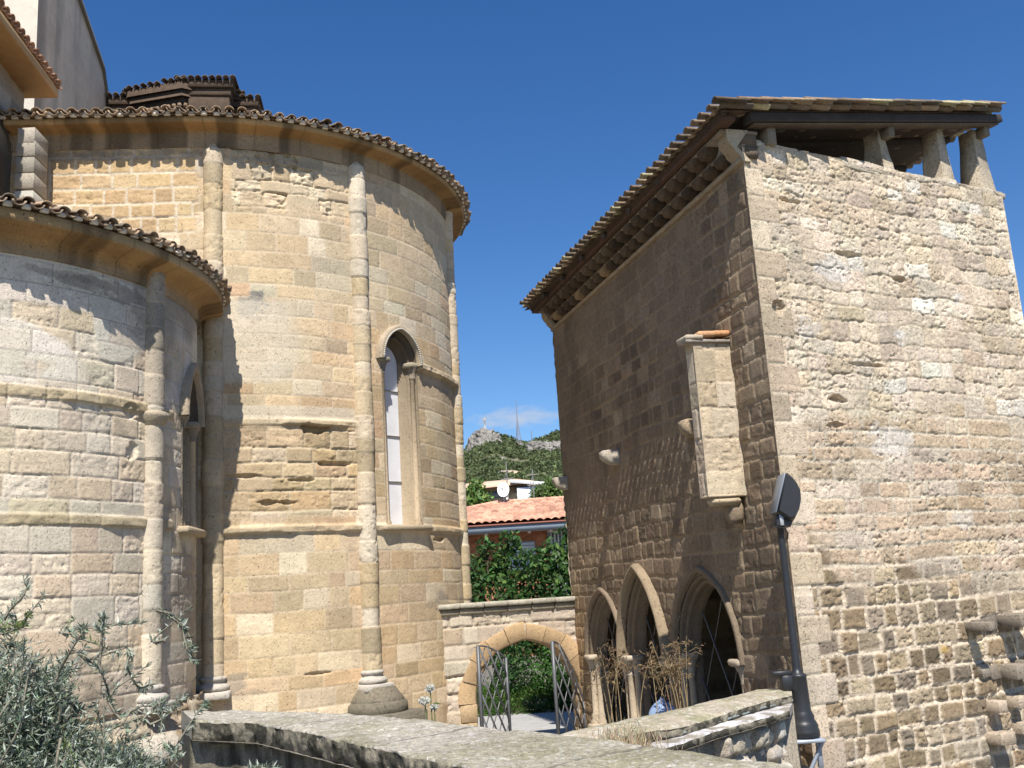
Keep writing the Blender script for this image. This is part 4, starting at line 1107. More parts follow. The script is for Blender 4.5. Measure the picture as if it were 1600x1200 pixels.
# ================================================================== FOREGROUND WALLS
def resample(pts, n):
    pts = np.array(pts, float); s = np.r_[0, np.cumsum(np.linalg.norm(np.diff(pts, axis=0), axis=1))]
    q = np.linspace(0, s[-1], n); return np.stack([np.interp(q, s, pts[:, i]) for i in range(pts.shape[1])], -1)
def ribbon(far, near, z, th, nl_, nw, col, colf=None, amp=.01, ragged=.03, seed=1, mb=None, crown=.0):
    A_ = resample(far, nl_); B_ = resample(near, nl_)
    f = np.linspace(0, 1, nw)
    P2 = A_[:, None] * (1 - f)[None, :, None] + B_[:, None] * f[None, :, None]
    X, Y = P2[..., 0], P2[..., 1]
    Z = z + amp * (fbm(X * 6, Y * 6, seed, 4) - .5) * 2 + crown * (4 * f * (1 - f))[None]
    rg = ragged * (fbm(X * 7, Y * 7, seed + 5, 3) - .5) * 2
    w_ = (B_ - A_); w_ /= np.linalg.norm(w_, axis=1)[:, None]
    P2[:, -1] += w_ * rg[:, -1:]; P2[:, 0] += w_ * rg[:, :1]
    Z[:, -1] -= .012; Z[:, 0] -= .012
    top = np.concatenate([P2, Z[..., None]], -1)
    cc = colf(X, Y) if colf else np.ones(top.shape) * C(*col)
    b = mb or MB(); b.grid(top, cc)
    # rough sides
    for side in (0, -1):
        e = top[:, side]; k = 14; rows = []
        wdir = w_ * (1 if side == -1 else -1); along = np.r_[0, np.cumsum(np.linalg.norm(np.diff(e[:, :2], axis=0), axis=1))]
        for j in range(k):
            g = j / (k - 1)
            o = (j > 0) * (.045 * (fbm(along * 16, np.full(nl_, g * th * 16 + side * 9), seed + 9, 4) - .5) + .03 * (fbm(along * 5, np.full(nl_, g * th * 7), seed + 19, 3) - .5)) - .045 * g ** 2 + .012 * (1 - (2 * g - 1) ** 2)
            rows.append(np.c_[e[:, :2] + wdir * o[:, None], e[:, 2] - th * g])
        AL, GG = np.meshgrid(along, np.linspace(0, th, k), indexing='ij')
        ms = smooth(.38, .62, fbm(AL * 13, GG * 13 + 3, seed + 12, 4))
        b.grid(np.stack(rows, 1), mixc(C(.26, .23, .17) * np.ones(AL.shape + (3,)), C(.06, .055, .04) * np.ones(AL.shape + (3,)), ms))
    for en in (0, -1):
        e = top[en]; b.grid(np.stack([e, e - [0, 0, th]], 1), cc[en].mean(0) * .8)
    lo = top.copy(); lo[..., 2] = z - th; b.grid(lo[:, ::max(1, nw - 1)], (.2, .18, .15))
    return b
def joints(X, Y, step=1.35):
    s_ = (X * .66 - Y * .75 + .05 * (fbm(X * 4, Y * 4, 691, 2) - .5)) % step
    return (1 - smooth(.006, .02, np.abs(s_ - step / 2)))
def lichen(X, Y):
    a = fbm(X * 3, Y * 3, 601, 4); b = fbm(X * 40, Y * 40, 607, 3); c = fbm(X * 60, Y * 50, 611, 2)
    col = mixc(C(.35, .315, .25) * np.ones(X.shape + (3,)), C(.27, .245, .17) * np.ones(X.shape + (3,)), smooth(.4, .65, a))
    col = mixc(col, C(.52, .5, .45) * np.ones_like(col), smooth(.56, .7, b) * .6)
    col = mixc(col, C(.15, .135, .11) * np.ones_like(col), smooth(.6, .72, c) * .55)
    mo = smooth(.52, .66, fbm(X * 1.7, Y * 1.7, 693, 4)); col = mixc(col, C(.17, .155, .075) * np.ones_like(col), mo * .25)
    return mixc(col, C(.10, .09, .07) * np.ones_like(col), joints(X, Y) * .75)
far = [rp(-18.69, 8.64), rp(-12, 7.6), rp(-6.75, 6.74), rp(-2.93, 6.02), rp(2.29, 5.49), rp(7.75, 4.84), rp(13.69, 4.37), rp(20, 3.7)]
near = [rp(-18.15, 7.81), rp(-14.9, 7.28), rp(-11.57, 6.27), rp(-8.19, 5.47), rp(-4.77, 4.81), rp(0, 4.2), rp(8, 3.6), rp(20, 2.9)]
par = thing('parapet_wall', 'broad lichen-covered wall coping running across the foreground', 'wall', (-.6, 5.6, .25))
ribbon(far, near, 2.25, .14, 620, 120, None, lichen, .016, .022, 621).build('coping', M_CONC, par)
inn = lambda pts, other, k: [np.array(a_) + (np.array(b_) - np.array(a_)) * k for a_, b_ in zip(pts, other)]
fi = resample(far, 60); ni = resample(near, 60)
fi2 = fi + (ni - fi) * .1; ni2 = ni + (fi - ni) / np.linalg.norm(fi - ni, axis=1)[:, None] * .17
def dark(X, Y): return C(.065, .06, .05) * (.6 + .8 * fbm(X * 5, Y * 5, 31, 3))[..., None]
ribbon(fi2, ni2, 2.13, 1.95, 200, 8, None, dark, .01, .02, 631).build('wall', M_CONC, par)
ter = thing('terrace_wall', 'low terrace wall with rounded coping and pale ledge before the pointed arches', 'wall', (1.5, 9.8, .25))
def moss(X, Y):
    a = fbm(X * 4, Y * 4, 641, 4); b = fbm(X * 30, Y * 30, 647, 2)
    col = mixc(C(.36, .31, .23) * np.ones(X.shape + (3,)), C(.26, .24, .15) * np.ones(X.shape + (3,)), smooth(.4, .65, a))
    return mixc(col, C(.55, .52, .46) * np.ones_like(col), smooth(.6, .72, b) * .6)
tf = [rp(-2.0, 8.3), rp(3.02, 9.17), rp(7.61, 10.1), rp(12.14, 11.54), rp(14.1, 11.6)]; tn = [rp(-2.0, 7.9), rp(3.0, 8.45), rp(8.1, 9.0), rp(12.3, 10.45), rp(14.0, 11.0)]
ribbon(tf, tn, 1.80, .1, 200, 24, None, moss, .012, .02, 651, crown=.03).build('coping', M_CONC, ter)
tl = [rp(5.0, 8.2), rp(6.74, 8.33), rp(10, 9.25), rp(13.8, 10.45)]
tn2 = [rp(5.0, 8.55), rp(8.1, 9.02), rp(12.3, 10.47), rp(14.0, 11.02)]
def white(X, Y): return mixc(C(.52, .5, .49) * np.ones(X.shape + (3,)), C(.27, .24, .19) * np.ones(X.shape + (3,)), smooth(.42, .62, fbm(X * 8, Y * 8, 661, 5)))
ribbon(tn2, tl, 1.72, .07, 160, 14, None, white, .01, .05, 663).build('ledge', M_CONC, ter)
mb = MB(); q = resample(tn2[1:], 20)
mb.tube(np.c_[q, np.full(20, 1.74)], .012, (.33, .37, .36), n=6); mb.build('flashing', M_IRON, ter)
class Poly:
    def __init__(s, pts):
        s.p = np.array(pts); sg = np.linalg.norm(np.diff(s.p, axis=0), axis=1); s.s = np.r_[0, np.cumsum(sg)]; s.L = s.s[-1]
    def P(s, u, d=0):
        x = np.interp(u, s.s, s.p[:, 0]); y = np.interp(u, s.s, s.p[:, 1])
        t = s.p[-1] - s.p[0]; t = t / np.linalg.norm(t); n = C(t[1], -t[0]); n = n if n[1] < 0 else -n
        return np.stack([x, y], -1) + np.asarray(d)[..., None] * n
def rub(U, V):
    d, col, *_ = masonry(U, V, 671, (.14, .24), (.16, .36), [(.5, .46, .39), (.4, .36, .29), (.3, .26, .2), (.58, .55, .48)], [2, 2, 1, 1], (.36, .31, .24), joint=.03, jd=.05, warp=.05, er=1, erd=.08, off=.03, rnd=.06)
    return d - .06, col
pf = Poly([np.array(x) for x in tl])
sheet('wall', ter, M_ROUGH, pf, 0, pf.L, .2, 1.68, .02, rub)
mb = MB(); mb.prism([*tf, *tn[::-1]], .25, 1.7, (.3, .26, .2)); mb.prism([*[x * 1.04 for x in tn2], *[np.array(x) * 1.03 for x in tl[::-1]]], .25, 1.66, (.3, .26, .2))
mb.build('wall_core', M_ROUGH, ter)

# ================================================================== FLOODLIGHT
lp = C(2.79, 10.86)
lamp = thing('floodlight_post', 'black floodlight tilted upward on a slim post by the tower corner', 'street lamp', (*lp, 1.39))
mb = MB(); bk = (.022, .023, .026)
mb.lathe((*lp, 0), [(.0, 1.36), (.16, 1.36), (.16, 1.42), (.15, 1.44), (.153, 1.47), (.138, 1.5), (.12, 1.53), (.123, 1.56), (.104, 1.6), (.098, 1.62), (.09, 1.95), (.098, 1.965), (.086, 1.98), (.052, 2.0), (.044, 2.05), (.037, 3.4), (.04, 3.52), (.06, 3.53), (.06, 3.58), (0, 3.58)], bk, n=24)
mb.build('post', M_BLACK, lamp, False)
mb = MB(); mb.box((lp[0] - .17, lp[1], 2.0), (.2, .12, .05), bk, bev=.01); mb.box((lp[0] - .12, lp[1], 1.9), (.12, .12, .16), bk, bev=.01); mb.build('junction_box', M_BLACK, lamp)
def head_shape(outl, y0, y1, col, mb, bev=.02):
    o = np.array(outl); c0 = o.mean(0); n_ = len(o)
    rings = []
    for (y, k) in ((y0, .86), (y0 + bev, 1), (y1 - bev, 1), (y1, .86)):
        q = c0 + (o - c0) * k; rings.append(np.c_[lp[0] + .07 + q[:, 0], np.full(n_, lp[1] + y), q[:, 1]])
    P = np.stack(rings, 1); mb.grid(P, col, closeu=True)
    for e_ in (0, -1):
        mb.add(np.vstack([P[:, e_].mean(0), P[:, e_]]), [[0, 1 + i, 1 + (i + 1) % n_, 1 + (i + 1) % n_] for i in range(n_)], col)
mb = MB()
an = np.linspace(-85, 95, 16)
dome = [(.045 + .115 * math.cos(R_(a_)) * 1.0, 3.83 + .25 * math.sin(R_(a_))) for a_ in an]
ol = [(-.02, 3.6), *[(x, z) for x, z in dome], (.0, 4.04), (-.11, 3.70)]
head_shape([(-.125, 3.66), (.0, 3.56), (.06, 3.575), (.125, 3.68), (.155, 3.78), (.16, 3.88), (.135, 3.96), (.09, 4.03), (.045, 4.075), (.015, 4.07)], -.17, .17, bk, mb, .05)
head_shape([(-.15, 3.52), (.02, 3.5), (.06, 3.57), (.1, 3.66), (-.1, 3.68)], -.1, .1, (.03, .03, .035), mb, .02)
hd_ = mb.build('lamp_head', M_BLACK, lamp)
mb = MB()
dl = np.array([.145, 0, .415]); ln = np.linalg.norm(dl); dl /= ln
mb.box((lp[0] + .01, lp[1], 3.868), (ln, .30, .018), (.2, .22, .25), ax=[dl, [0, 1, 0], np.cross(dl, [0, 1, 0])], bev=.006)
mb.build('lamp_glass', M_PANE, hd_)
mb = MB(); mb.box((lp[0] - .005, lp[1] - .115, 3.58), (.04, .012, .12), (.5, .52, .55), bev=.004)
mb.tube([[lp[0] - .09, lp[1] - .1, 3.52], [lp[0] + .02, lp[1] - .1, 3.49], [lp[0] + .05, lp[1] - .1, 3.44], [lp[0] + .05, lp[1] - .05, 3.38]], .008, bk, n=6)
mb.build('bracket', M_IRON, hd_)
mb = MB()
for sx_ in (-.12, .12):
    mb.box((lp[0] + sx_, lp[1] - .05, 1.2), (.05, .05, .3), (.32, .36, .42), bev=.008)
mb.box((lp[0], lp[1] - .05, 1.33), (.33, .26, .035), (.36, .4, .46), bev=.008)
mb.tube([[lp[0] + .17, lp[1] - .08, 1.33], [lp[0] - .02, lp[1] - .08, 1.0]], .022, (.3, .34, .4), n=6)
mb.tube([[lp[0] - .16, lp[1] - .05, 1.08], [lp[0] - .02, lp[1] + .3, .98]], .022, (.3, .34, .4), n=6)
mb.box((lp[0] - .02, lp[1] + .15, .85), (.3, .5, .35), (.3, .27, .22), bev=.05, jit=.02)
mb.build('support_bracket', M_IRON, lamp)

# ================================================================== FOLIAGE
def leaves(mb, P, rng, size, aspect, cols, outw=None, droop=0., bend=.15, dirs=None):
    k = len(P)
    d = rng.randn(k, 3) if dirs is None else dirs + .5 * rng.randn(k, 3)
    d[:, 2] -= droop; d /= np.linalg.norm(d, axis=1)[:, None]
    r = rng.randn(k, 3) + (0 if outw is None else outw * 1.2) ; r[:, 2] += .6
    w_ = np.cross(d, r); w_ /= np.linalg.norm(w_, axis=1)[:, None] + 1e-9
    nn = np.cross(w_, d)
    s_ = (size * rng.uniform(.6, 1.35, k))[:, None]; ww = s_ * aspect * .5
    a_ = P; m1 = P + d * s_ * .45 + w_ * ww + nn * bend * s_ * .3; m2 = P + d * s_ * .45 - w_ * ww + nn * bend * s_ * .3; e = P + d * s_
    V = np.stack([a_, m1, e, m2], 1).reshape(-1, 3)
    mb.add(V, np.arange(k * 4).reshape(-1, 4), np.repeat(cols, 4, axis=0))
def crown_points(rng, blobs, n, shell=.55):
    blobs = np.array(blobs, float); wgt = blobs[:, 3] ** 2; k = rng.choice(len(blobs), n, p=wgt / wgt.sum())
    v = rng.randn(n, 3); v /= np.linalg.norm(v, axis=1)[:, None]
    lump = .78 + .45 * vn(v[:, 0] * 2.6 + 20 + k * 3.3, v[:, 2] * 2.6 + v[:, 1] * 1.7 + 20, 44)
    r = (shell + (1 - shell) * rng.rand(n)) * lump
    P = blobs[k, :3] + v * (r * blobs[k, 3])[:, None] * np.array([1, 1, .9])
    return P, v
def leaf_cols(rng, n, base, var=.35, alt=None, pa=.2):
    c = np.array(base) * np.exp(var * rng.randn(n, 1)) * (1 + .08 * rng.randn(n, 3))
    if alt is not None:
        q = rng.rand(n) < pa; c[q] = np.array(alt) * np.exp(.2 * rng.randn(q.sum(), 1))
    return np.clip(c, .004, .8)
def tree(name, label, cat, loc, blobs, n, size, aspect, base, seed, alt=None, pa=.2, trunk=None, group=None, shell=.5, droop=.2, r=.12, mt=None):
    rng = np.random.RandomState(seed)
    root = thing(name, label, cat, loc, group)
    mb = MB(); P, v = crown_points(rng, [(b[0] + loc[0], b[1] + loc[1], b[2] + loc[2], b[3]) for b in blobs], n, shell)
    leaves(mb, P, rng, size, aspect, leaf_cols(rng, n, base, .35, alt, pa), v, droop)
    mb.build('crown', mt or M_LEAF, root)
    mb = MB(); hz = trunk or (blobs[0][2])
    mb.tube([[loc[0], loc[1], loc[2] - .1], [loc[0] + .05, loc[1], loc[2] + hz * .5], [loc[0] + blobs[0][0] * .5, loc[1] + blobs[0][1] * .5, loc[2] + hz]], [r, r * .8, r * .5], (.11, .085, .06), n=9)
    for b in blobs:
        c0 = np.array([loc[0], loc[1], loc[2] + hz * .55]); c1 = np.array([loc[0] + b[0], loc[1] + b[1], loc[2] + b[2]])
        mb.tube([c0, (c0 + c1) / 2 + [0, 0, .1], c1 + [0, 0, b[3] * .4]], [r * .5, r * .35, r * .12], (.11, .085, .06), n=6)
    mb.build('trunk', M_BARK, root)
    return root
DG = (.045, .105, .026); MG = (.06, .13, .03)
tree('garden_tree', 'big glossy dark green tree behind the gateway, left half hiding the brick house', 'tree', (-.9, 27.5, .25), [(.2, 0, 2.6, 1.15), (-.9, .2, 2.2, 1.0), (1.0, -.3, 2.2, .9), (.5, .3, 3.5, .7), (-.5, .2, 3.3, .6), (-.2, -.6, 1.7, .9), (.55, .1, 4.15, .32), (-.1, .1, 4.0, .3)], 7000, .17, .5, DG, 701, (.13, .2, .05), .18)
tree('garden_tree', 'second glossy dark green tree, right of the first, against the tower wall', 'tree', (1.3, 26.6, .25), [(0, 0, 2.7, 1.1), (-.5, .2, 3.4, .75), (.5, 0, 3.6, .8), (.1, .1, 4.2, .42), (.9, 0, 2.6, .9), (-.6, -.3, 2.0, .8), (.7, .1, 4.3, .35)], 7000, .17, .5, DG, 702, (.12, .2, .05), .16)
tree('cypress_shrub', 'upright feathery green shrub seen through the gateway arch on the left', 'shrub', (-.35, 25.2, .25), [(0, 0, 1.0, .5), (0, 0, 1.6, .42), (0, 0, 2.1, .35), (-.2, .1, .6, .5)], 3200, .11, .25, (.04, .11, .03), 703, (.1, .19, .05), .2, r=.06, droop=-.6)
tree('round_shrub', 'rounded leafy shrub with pale flowers seen through the gateway arch', 'shrub', (.45, 25.0, .25), [(0, 0, .75, .55), (.4, .1, .7, .5), (.1, .1, 1.25, .35)], 3000, .1, .45, (.06, .14, .03), 704, (.5, .5, .42), .02, r=.06)
tree('leafy_bush', 'tall loose green bush filling the right of the gateway arch, behind the rounded shrub', 'shrub', (.75, 26.0, .25), [(0, 0, 1.4, .8), (.5, 0, 1.9, .6), (-.5, 0, 1.8, .6), (-1.2, .2, 1.5, .7)], 4200, .13, .4, (.045, .11, .028), 706, (.11, .19, .04), .2, r=.06)
mb = MB(); rng = np.random.RandomState(705); n_ = 9000
P = np.c_[rng.uniform(-3, 2.6, n_), rng.uniform(24.0, 26.2, n_), np.zeros(n_)]; P[:, 2] = .28 + .45 * smooth(24.0, 25.2, P[:, 1]) * (.6 + .6 * vn(P[:, 0] * 2, P[:, 1] * 2, 6)) * rng.uniform(.5, 1, n_)
dr = np.c_[np.zeros(n_), -.6 * np.ones(n_), np.ones(n_) * .3]
leaves(mb, P, rng, .22, .14, leaf_cols(rng, n_, (.07, .14, .03), .3, (.16, .24, .07), .25), dirs=dr)
tag(mb.build('ground_cover', M_LEAF), 'low spiky green ground cover along the far edge of the road', 'ground cover', None, 'stuff')
# olive at the lower left
rng = np.random.RandomState(711)
ol = thing('olive_tree', 'grey-green olive tree with slender leaves in the lower left corner', 'tree', (-2.75, 5.15, .25))
mb = MB(); tw = []; crown = MB()
base = np.array([-2.75, 5.15, .25]); cc = np.array([-2.75, 5.2, 2.25])
mb.tube([base, base + [.05, 0, .7], base + [0, .05, 1.3]], [.09, .07, .05], (.2, .17, .13), n=9)
for k in range(760):
    v = rng.randn(3); v[2] = v[2] * .8 + .15; v /= np.linalg.norm(v)
    c0 = cc + rng.randn(3) * [.34, .24, .38] - [0, 0, .22]
    ln = rng.uniform(.15, .38) * (1.0 if v[2] < .3 else .9)
    f = np.linspace(0, 1, 6)[:, None]
    pts = c0 + v * ln * f + np.array([0, 0, .18]) * f ** 2 * rng.uniform(-.6, 1) + .05 * np.sin(f * 5 + k) * rng.randn(3)
    mb.tube(pts, np.linspace(.008, .002, 6), (.22, .2, .15), n=4)
    m_ = int(380 * ln)
    g = rng.rand(m_) ** .8
    Q = np.stack([np.interp(g, f[:, 0], pts[:, i]) for i in range(3)], -1)
    side = rng.randn(m_, 3)
    dirs = v[None] * 1.0 + side * .8
    cols = leaf_cols(rng, m_, (.15, .19, .13), .3, (.36, .40, .33), .42)
    if rng.rand() < .05: cols = leaf_cols(rng, m_, (.19, .24, .09), .25)
    leaves(crown, Q, rng, .04, .2, cols, dirs=dirs)
for k in range(760):      # inner leaf clumps
    v = rng.randn(3); v /= np.linalg.norm(v); q0 = (np.array([-2.88, 5.2, 2.33]) + v * rng.rand() ** .45 * [.6, .4, .6]) if k % 4 else (np.array([-2.25, 5.25, 2.05]) + v * rng.rand() ** .5 * [.36, .3, .34])
    m_ = 140; Q = q0 + rng.randn(m_, 3) * .06
    m_ = 140; Q = q0 + rng.randn(m_, 3) * .06
    leaves(crown, Q, rng, .04, .2, leaf_cols(rng, m_, (.16, .195, .13), .3, (.38, .42, .34), .4), dirs=v[None] + .9 * rng.randn(m_, 3) + [0, 0, .3])
for k in range(12):
    v = np.array([rng.uniform(-1, 1), rng.uniform(-1, 1), 1.0]); mb.tube([base + [0, .03, 1.0], base + [0, 0, 1.4] + v * .25, cc + v * [.4, .4, .2]], [.03, .02, .008], (.2, .17, .13), n=6)
crown.build('crown', M_OLIVE, ol); mb.build('trunk', M_BARK, ol)
# dry weeds before the arches
rng = np.random.RandomState(721)
for k in range(16):
    h = rng.choice([rng.uniform(3.8, 5.2), rng.uniform(5.4, 8.9), rng.uniform(6.8, 8.4)]); d = rng.uniform(9.7, 10.6) + (h - 4) * .12
    b = rp(h, d); z0 = 1.66; top = 3 + d * rng.uniform(-.085, -.045) if h < 8.6 else 3 - d * .095
    root = thing('dry_weed', 'tall straw-brown weed stalk with drooping seed heads before the pointed arches', 'weed', (*b, z0), 'dry weeds before the arches')
    mb = MB(); lean = rng.uniform(-.18, .18); f = np.linspace(0, 1, 8)
    pts = np.c_[b[0] + lean * f ** 1.7, b[1] + rng.uniform(-.1, .1) * f, z0 + (top - z0) * f]
    mb.tube(pts, np.linspace(.006, .002, 8), (.38, .28, .15), n=5); mb.build('stem', M_DRY, root)
    mb = MB()
    m_ = 34; g = rng.uniform(.62, 1.0, m_)
    Q = np.stack([np.interp(g, f, pts[:, i]) for i in range(3)], -1)
    sd2 = rng.randn(m_, 3) * .05 * (1.15 - g)[:, None] * 6 * .35; sd2[:, 2] -= .03 * rng.rand(m_)
    leaves(mb, Q + sd2, rng, .05, .3, leaf_cols(rng, m_, (.155, .108, .058), .3), droop=1.0)
    q = int(4)
    for j in range(q):
        g0 = rng.uniform(.6, .98); p0 = np.array([np.interp(g0, f, pts[:, i]) for i in range(3)]); v = np.array([rng.uniform(-.12, .12), rng.uniform(-.05, .05), rng.uniform(0, .06)])
        mb.tube([p0, p0 + v, p0 + v * 1.5 + [0, 0, -.05]], .0022, (.3, .21, .12), n=4)
        leaves(mb, p0 + v * 1.3 + rng.randn(12, 3) * .02, rng, .04, .3, leaf_cols(rng, 12, (.155, .108, .058), .3), droop=1.2)
    mb.build('seed_head', M_DRY, root)
mb = MB(); n_ = 1800
h = rng.normal(4.9, .9, n_); d = rng.normal(6.9, .5, n_); P = np.zeros((n_, 3))
for i in range(n_): P[i, :2] = rp(h[i], d[i])
P[:, 2] = 1.86 + rng.rand(n_) * .06
leaves(mb, P, rng, .1, .05, leaf_cols(rng, n_, (.42, .33, .21), .3, (.28, .25, .14), .15), dirs=np.tile([0, 0, 1.1], (n_, 1)))
tag(mb.build('dry_grass', M_DRY), 'tuft of short dry grass where the two low walls meet', 'grass', None, 'stuff')
# white allium flowers by the parapet
for i, (h, t_, s_, lb) in enumerate(((-5.56, -.0855, .034, 'white round flower head, topmost of the three behind the foreground coping'), (-5.88, -.0965, .04, 'white round flower head, leftmost and largest of the three behind the coping'), (-5.38, -.1025, .03, 'small white round flower head, lowest and rightmost of the three behind the coping'))):
    d = 8.6; b = rp(h, d); z = 3 + t_ * d
    root = thing('white_flower', lb, 'flower', (*b, .9), 'white flowers behind the coping')
    mb = MB(); mb.tube([[b[0] + .03, b[1], .9], [b[0] + .01, b[1], 1.6], [b[0], b[1], z]], .006, (.25, .28, .12), n=5)
    leaves(mb, np.array([[b[0] + .01, b[1], z - .12 * k_] for k_ in range(1, 5)]), rng, .09, .25, leaf_cols(rng, 4, (.2, .25, .08)))
    mb.build('stem', M_LEAF, root)
    mb = MB(); v = rng.randn(160, 3); v /= np.linalg.norm(v, axis=1)[:, None]; v[:, 2] *= .6
    leaves(mb, np.array([*b, z]) + v * s_ * .5, rng, s_ * .8, .5, np.tile(C(.75, .75, .68), (160, 1)) * rng.uniform(.8, 1.05, (160, 1)), dirs=v * 1.5)
    mb.build('flower_head', M_LEAF, root)
# litter
b = rp(7.1, 10.65)
mb = MB(); V = []
an = np.linspace(0, 2 * np.pi, 18, endpoint=False); zz = np.linspace(0, 1, 9)
P = np.zeros((18, 9, 3))
for j, f in enumerate(zz):
    r = .15 * math.sin(min(1, f * 1.15 + .25) * math.pi) ** .6 * (1 - .5 * f)
    P[:, j, 0] = b[0] + r * np.cos(an) * (1 + .25 * vn(an * 2, np.full(18, f * 3), 5)); P[:, j, 1] = b[1] + r * np.sin(an) * .7; P[:, j, 2] = 1.64 + .30 * f + .02 * np.sin(an * 3)
cols = np.where((P[..., 0:1] < b[0] - .0), C(.34, .46, .66), C(.03, .05, .13)) * np.ones_like(P)
mb.grid(P, cols, closeu=True)
tag(mb.build('plastic_bag', M_CLOTH), 'crumpled light and dark blue plastic bag among the dry weeds', 'bag')
b = rp(2.5, 18.2); mb = MB(); GXp, GYp = np.meshgrid(np.linspace(-.2, .2, 12), np.linspace(-.14, .14, 9), indexing='ij')
Zp = .27 + .1 * fbm(GXp * 9 + 5, GYp * 9 + 5, 7, 3)
mb.grid(np.stack([b[0] + GXp, b[1] + GYp, Zp], -1), (.6, .68, .72)); mb.grid(np.stack([b[0] + GXp, b[1] + GYp, Zp - .006], -1), (.6, .68, .72))
tag(mb.build('paper_scrap', M_CLOTH), 'crumpled pale blue scrap of paper on the road by the right gate leaf', 'litter')

# ================================================================== HOUSES BEYOND
bh = thing('brick_house', 'red brick house with salmon tiled hip roof and grey fascia behind the gateway', 'house', (3, 47, .25))
mb = MB()
xs = np.linspace(-6.5, 9, 200); zs_ = np.linspace(.2, 5.7, 80); GX, GZ = np.meshgrid(xs, zs_, indexing='ij')
ids, e, du, dv, nn_, ci = layout(GX, GZ, 801, (.075, .0751), (.24, .26))
rngb = np.random.RandomState(3); bcv = C(.36, .15, .085) * (1 + .15 * rngb.randn(nn_ + 2, 1))
mb.grid(np.stack([GX, np.full_like(GX, 45.3), GZ], -1), bcv[ids])
mb.box((1.25, 50.4, 2.95), (15.4, 10, 5.5), (.34, .15, .09))
wl = mb.build('wall', M_BRICK, bh)
ex0, ex1, ey, ez, ry, rz_ = -7.2, 9.8, 44.0, 5.98, 49.6, 7.35
mb = MB(); rx0 = -1.05
# front slope as wavy tiles
nx, nr = 620, 16
u = np.linspace(0, 1, nx); v = np.linspace(0, 1, nr * 6 + 1)
U_, V_ = np.meshgrid(u, v, indexing='ij')
xl = ex0 + (rx0 - ex0) * V_; X_ = xl + (ex1 - xl) * U_
Y_ = ey + (ry - ey) * V_; Z_ = ez + (rz_ - ez) * V_ + .05 * np.abs(np.sin(X_ * np.pi / .34)) * 1.6 + .06 * (1 - (V_ * nr) % 1)
rngr = np.random.RandomState(6); tix = np.floor(X_ / .34).astype(int) + 200; tiy = np.floor(V_ * nr).astype(int)
tv = rngr.rand(600, 40)[tix % 600, tiy % 40]
mb.grid(np.stack([X_, Y_, Z_], -1), C(.50, .27, .18) * (.6 + .75 * tv)[..., None])
mb.add([[ex0, ey, ez], [rx0, ry, rz_], [ex0, ry + 5.6, ez], [ex0, ry + 5.6, ez]], [[0, 1, 2, 3]], (.55, .28, .18))
mb.add([[rx0, ry, rz_], [ex1, ry, rz_], [ex1, ry + 5.6, ez], [ex0, ry + 5.6, ez]], [[0, 1, 2, 3]], (.55, .28, .18))
for pa, pb in (((ex0, ey, ez), (rx0, ry, rz_)), ((rx0, ry, rz_), (ex1, ry, rz_))):
    k = 30
    q = np.linspace(0, 1, k)[:, None] * (np.array(pb) - np.array(pa)) + np.array(pa) + [0, 0, .07]
    for i in range(k - 1): mb.tube([q[i], q[i + 1] * .98 + q[i] * .02], [.12, .1], C(.64, .36, .25) * rngr.uniform(.8, 1.1), n=6)
mb.build('roof', M_TILE, bh)
mb = MB()
mb.box((1.3, 44.06, 5.77), (17, .08, .34), (.22, .26, .31)); mb.box((1.3, 44.02, 5.93), (17, .14, .07), (.3, .12, .09)); mb.box((1.3, 44.7, 5.62), (17, 1.25, .04), (.3, .2, .16))
mb.build('fascia', M_PAINT, bh)
for k in range(10):
    mb = MB(); mb.box((-4.4 + k * .95, 44.35, 5.57), (.14, .5, .12), (.6, .5, .42)); mb.build('rafter_end', M_PAINT, bh)
mb = MB(); mb.box((-.05, 45.26, 4.55), (1.25, .1, 1.3), (.45, .52, .6)); wn = mb.build('window', M_PAINT, bh)
mb = MB()
for k in range(8): mb.box((-.05, 45.19, 4.0 + k * .155), (1.15, .03, .13), (.5, .58, .66), ax=[[1, 0, 0], [0, .9, .4], [0, -.4, .9]])
mb.build('shutter', M_PAINT, wn)
mb = MB(); mb.box((2.2, 45.22, 3.3), (1.5, .12, 2.6), (.75, .76, .78)); pnl = mb.build('balcony_panel', M_PAINT, bh)
mb = MB()
for k in range(14): mb.box((1.32 + k * .16, 45.1, 5.1), (.07, .06, .95), (.62, .66, .7))
mb.box((2.3, 45.1, 5.56), (2.3, .08, .07), (.62, .66, .7)); mb.box((2.3, 45.1, 4.64), (2.3, .08, .07), (.62, .66, .7)); mb.box((2.3, 45.2, 5.1), (2.3, .04, .9), (.28, .32, .36))
mb.build('balcony_louvre', M_PAINT, bh)
